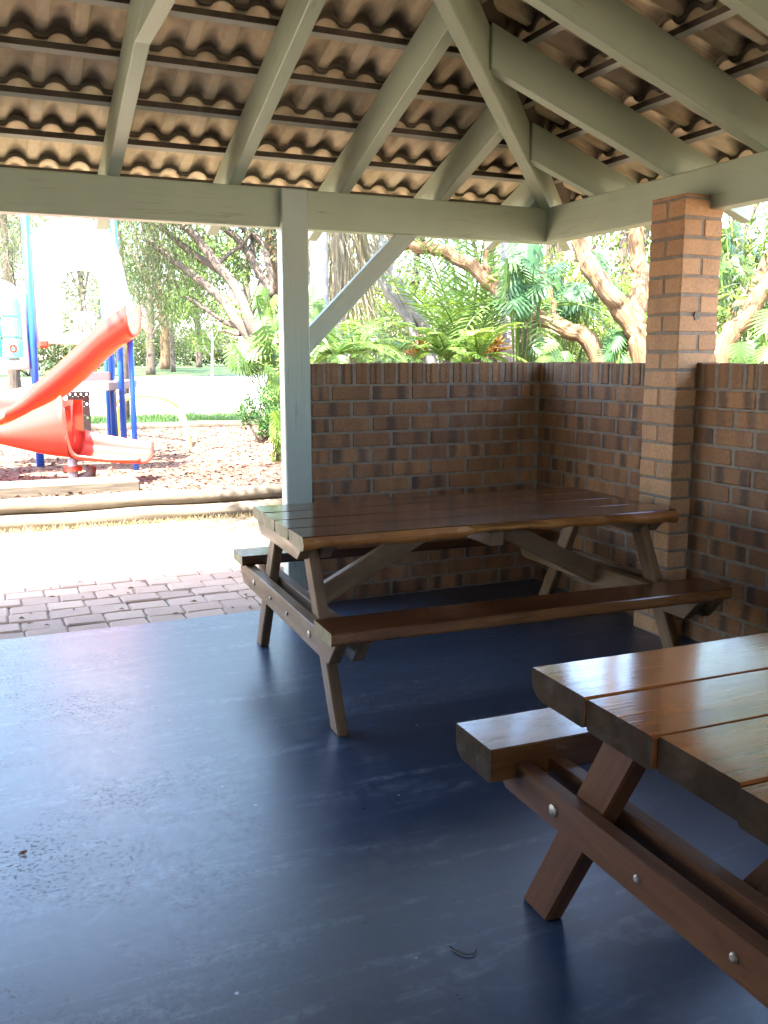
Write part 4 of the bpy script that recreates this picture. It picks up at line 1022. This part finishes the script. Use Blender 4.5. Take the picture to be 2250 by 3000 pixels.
for x, y, h, rad, mat, lab in ((4.2, -1.2, 4.6, 1.5, 'leaf_olive', 'olive tree added off to the right of the brick wall to break up reflections'), (5.5, -3.6, 5.2, 1.7, 'leaf_mid', 'green tree added off to the right beyond the further pillar to break up reflections'), (4.4, 1.6, 4.8, 1.5, 'leaf_olive', 'olive tree added outside the right hand garden edge to break up reflections')):  # off-view trees, added to break up sky reflections on the table
    bgt(x, y, h, rad, mat, lab, base=G0, low=.25, n=3600, leaf=.12)
# big tree with leaning limbs left of the post
dT = 15.5
bT = at(600, 900, dT); bT[2] = .16
fk = at(588, 800, dT); f2 = at(560, 750, dT)
def ats(l, d=dT, dd=0): return [at(x, y, d+dd*i) for i, (x, y) in enumerate(l)]
TR = thing('spreading_tree', tuple(bT), 'big spreading tree with many smooth limbs leaning left beside the post', 'tree')
trunk(TR, [([bT-np.array([0, 0, .1]), at(592, 850, dT), fk, f2], .13, .11), ([f2]+ats([(515, 700), (477, 644), (424, 601), (376, 562), (320, 520)], dT, .1), .095, .05), ([f2]+ats([(544, 704), (508, 620), (460, 560), (412, 500), (364, 470), (330, 430)], dT-.2, .1), .10, .055),
           ([at(500, 606, dT)]+ats([(484, 590), (414, 545), (359, 500), (320, 470)], dT+.2, .1), .075, .05), ([fk]+ats([(592, 700), (580, 632), (544, 560), (508, 512), (472, 480), (450, 430)], dT+.3, .1), .09, .05), ([at(585, 640, dT+.3)]+ats([(582, 580), (562, 520), (520, 490), (480, 440)], dT+.5), .07, .04), ([at(520, 708, dT)]+ats([(490, 697), (472, 687), (436, 662), (400, 640)], dT+.2), .055, .02),
           ([at(560, 600, dT+.5)]+ats([(548, 560), (545, 510), (550, 440)], dT+.6), .05, .03), ([at(519, 723, dT)]+ats([(490, 716), (475, 715)], dT+.2), .04, .012), ([at(470, 570, dT+.1)]+ats([(500, 545), (520, 530), (540, 505)], dT+.4), .04, .03)], 'bark_brown', n=12, rough=.1)
mb = MB()
for (x, y, dd, r, n_) in ((300, 440, 15, 1.0, 900), (380, 420, 15.5, 1., 900), (470, 420, 15.5, 1., 900), (560, 420, 15.8, .9, 800), (330, 560, 16.5, .7, 500), (430, 520, 16.6, .6, 420), (520, 560, 16.6, .55, 400), (560, 500, 16.6, .6, 420), (400, 330, 15.5, 1.4, 900), (520, 330, 15.5, 1.4, 900), (560, 660, 17, .5, 240), (480, 600, 17, .5, 300), (430, 650, 17, .45, 220)):
    clump(mb, at(x, y, dd), (r, r, r*.7), n_, .11, .03, .6, .1)
for c in ((-3.4, 9.6, 6.6), (-1.6, 10.6, 6.9), (.2, 11.2, 6.8), (1.6, 12.2, 7.), (-4.8, 11.2, 7.), (-2.6, 12.4, 7.2), (0., 13.2, 7.2)): clump(mb, np.array(c), (1.5, 1.5, .7), 1100, .12, .034, .5, .1)
mb.build('crown', 'leaf_olive', TR)
bR = at(598, 840, 17); bR[2] = .2
ptree('tree', tuple(bR), [([bR, at(595, 700, 17), at(590, 600, 17), at(586, 480, 17), at(584, 330, 17)], .16, .10)], 'bark_red', 'straight reddish trunk right behind the spreading tree by the post', group='trees behind the garden and road', crown=[(at(590, 300, 17), (1.4, 1.4, 1.)), (at(640, 330, 17), (1.2, 1.2, 1.))], wob=.03)
# climbing philodendrons on the spreading tree
philo(tuple(up(bT, -.1, -.3, 0)), pos([(560, 660, .6), (585, 650, .6), (575, 690, .6), (595, 700, .6), (600, 670, .6)], 13.6), 'green philodendron climbing high on the spreading tree next to the post', 'leaf_mid')
philo(tuple(up(bT, -.2, -.6, 0)), pos([(545, 745, .6), (525, 765, .6), (560, 750, .6), (580, 735, .6), (535, 785, .55), (570, 775, .55), (595, 760, .55), (515, 780, .5)], 13.4), 'sunlit pale philodendron half way up the spreading tree', 'leaf_mid')
philo(tuple(up(bT, .1, -.6, 0)), pos([(590, 800, .5), (600, 830, .5), (585, 845, .5), (598, 860, .5), (604, 880, .5)], 13.4), 'green philodendron low on the spreading tree', 'leaf_mid')
b = at(565, 940, 13); b[2] = .17; bush(tuple(b), (.34, .34, .42), 'blue green bush at the foot of the spreading tree', 'leaf_blue', 1500, .06, .025, nc=8)
b = at(598, 985, 10.6); b[2] = .17; philo(tuple(b), pos([(600, 930, .3), (598, 950, .3), (604, 968, .25), (600, 905, .3), (594, 990, .2)], 10.5), 'small sunlit philodendron at the post beside the mulch', 'leaf_bright')
# trees across the road
for vx, d, h, rad, mat, lab, tr, bark in ((325, 38, 9, 3.2, 'leaf_olive', 'thick brown trunked tree on the far lawn right of the slide', .21, 'bark_brown'), (374, 41, 9, 3., 'leaf_mid', 'slim dark trunked tree on the far lawn', .11, 'bark_brown'), (356, 44, 9, 3., 'leaf_pale', 'reddish trunked pale tree behind the slim dark one', .26, 'bark_red'), (457, 36, 5, 1.6, 'leaf_bright', 'thin young tree on the far lawn edge', .06, 'bark_grey'),
                                       (190, 30, 8.5, 3., 'leaf_olive', 'olive tree behind the play tower window', .12, 'bark_brown'), (30, 26, 8.5, 3.2, 'leaf_pale', 'pale drooping tree left of the play tower', .18, 'bark_brown'), (-120, 28, 9, 3.5, 'leaf_olive', 'olive tree beyond the left photo edge', .2, 'bark_brown'), (430, 50, 10, 4., 'leaf_olive', 'broad olive tree at the back of the far lawn', .2, 'bark_brown'), (540, 45, 9, 3.6, 'leaf_mid', 'green tree at the back right of the far lawn', .2, 'bark_brown'), (250, 50, 10, 4, 'leaf_pale', 'broad pale tree at the back left of the far lawn', .2, 'bark_brown')):
    bgtree(vx, d, h, rad, mat, lab, .2, 4200, None, bark, tr, .06, low=.30 if d > 30 else .2, nc=16, droop=.7)
def weep(vx, d, h, pts, label, mat, n=1500, trr=.12, bark='bark_brown', L=.8):
    b = at(vx, 779, d); b[2] = gz(b[1]); root = thing('weeping_tree', tuple(b), label, 'tree', 'weeping trees'); mb = MB(); top = up(b, 0, 0, h); paths = [([b-np.array([0, 0, .1]), up(b, .1, 0, h*.5), top], trr, trr*.5)]
    for (x, y, dd, r, ln_) in pts:
        c = at(x, y, dd); paths.append(([up(b, 0, 0, h*.8), (top+c)/2+np.array([0, 0, .3]), c], trr*.4, .01)); m = n//len(pts); k = 14; q = NR.randn(m, 3)*np.array([r, r, r*.5])+c
        ph = NR.rand(m)*6.28; le = ln_*(.5+.7*NR.rand(m)); drift = NR.randn(m, 3)*.12
        for j in range(k):
            f = j/k; P = q+drift*f*2+np.stack([np.zeros(m), np.zeros(m), -le*f], 1); D = NR.randn(m, 3)*.45+np.array([0, 0, -1.]); mb.leaves(P, D, NR.randn(m, 3), .09+.06*NR.rand(m), .014)
    trunk(root, paths, bark, n=8); mb.build('crown', mat, root)
weep(20, 15.5, 4.2, [(-30, 440, 15, .55, 1.4), (25, 430, 15.2, .5, 1.3), (70, 440, 15.4, .5, 1.1), (40, 500, 15.2, .4, .7)], 'pale weeping tree hanging over the left side of the play tower', 'leaf_pale', 420)
weep(262, 17.5, 4.6, [(300, 470, 15.8, .4, 1.0), (335, 520, 16, .4, .9), (350, 580, 16.4, .45, .8), (310, 610, 16.4, .4, .7), (390, 640, 17, .45, .6), (365, 470, 16, .4, .9)], 'weeping grey green tree between slide and spreading tree', 'leaf_olive', 480, .1)
for vx, d, rad, lab in ((185, 37, (2.6, 1.5, 1.3), 'dense dark shrub across the road seen through the tower window'), (60, 36, (3., 1.5, 1.5), 'dense shrub across the road left of the tower'), (330, 46, (2.6, 1.5, 1.2), 'dense shrub behind the thick brown trunk on the far lawn')):
    b = at(vx, 779, d); b[2] = gz(b[1]); bush(tuple(b), rad, lab, 'leaf_olive', 2600, .2, .07, group='shrubs across the road', nc=12)
# low far hedge
for i, (vx, d) in enumerate(((300, 56), (400, 58), (500, 55))):
    b = at(vx, 779, d); b[2] = gz(b[1]); bush(tuple(b), (4., 2., 1.1), ['low hedge far left behind the lawn trees', 'low hedge far behind the slim dark tree', 'low hedge far behind the young tree'][i], 'leaf_olive', 2200, .3, .12, cat='hedge', name='hedge', group='far hedges')
# trees around the open sides of the shelter, seen only as light and reflections
for i, (x, y, lab) in enumerate(((-16, 3, 'olive tree standing off to the left of the shelter front'), (-18, -7, 'olive tree standing to the left of the shelter'), (-9, -20, 'olive tree standing behind the shelter'), (4, -16, 'olive tree standing behind the brick wall end'))):
    pass
# ------------------------------------------------------------------ light
SUNV = Vector((.36, .285, -1.)).normalized()
el = math.asin(-SUNV.z); az = math.atan2(-SUNV.x, -SUNV.y)      # compass angle of the sun itself, from +y towards +x
w = bpy.data.worlds.new('World'); sc.world = w; w.use_nodes = True; nt = w.node_tree
bg = nt.nodes['Background']; sky = nt.nodes.new('ShaderNodeTexSky'); sky.sky_type = 'NISHITA'; sky.sun_disc = False
sky.sun_elevation = el; sky.sun_rotation = az; sky.air_density = 1.; sky.dust_density = 2.; sky.ozone_density = 1.
nt.links.new(sky.outputs[0], bg.inputs[0]); bg.inputs[1].default_value = .15
sd = bpy.data.lights.new('sun', 'SUN'); sd.energy = 4.; sd.angle = R(.5); sd.color = (1., .95, .86); so = bpy.data.objects.new('sun', sd); COL.objects.link(so)
so.rotation_euler = SUNV.to_track_quat('-Z', 'Y').to_euler()
sc.view_settings.view_transform = 'Standard'; sc.view_settings.look = 'None'; sc.view_settings.gamma = 1; sc.view_settings.exposure = 4.0
sc.cycles.use_denoising = True; sc.cycles.max_bounces = 10; sc.cycles.diffuse_bounces = 6; sc.cycles.transparent_max_bounces = 8
sc.cycles.sample_clamp_indirect = 6; sc.cycles.caustics_reflective = False; sc.cycles.caustics_refractive = False
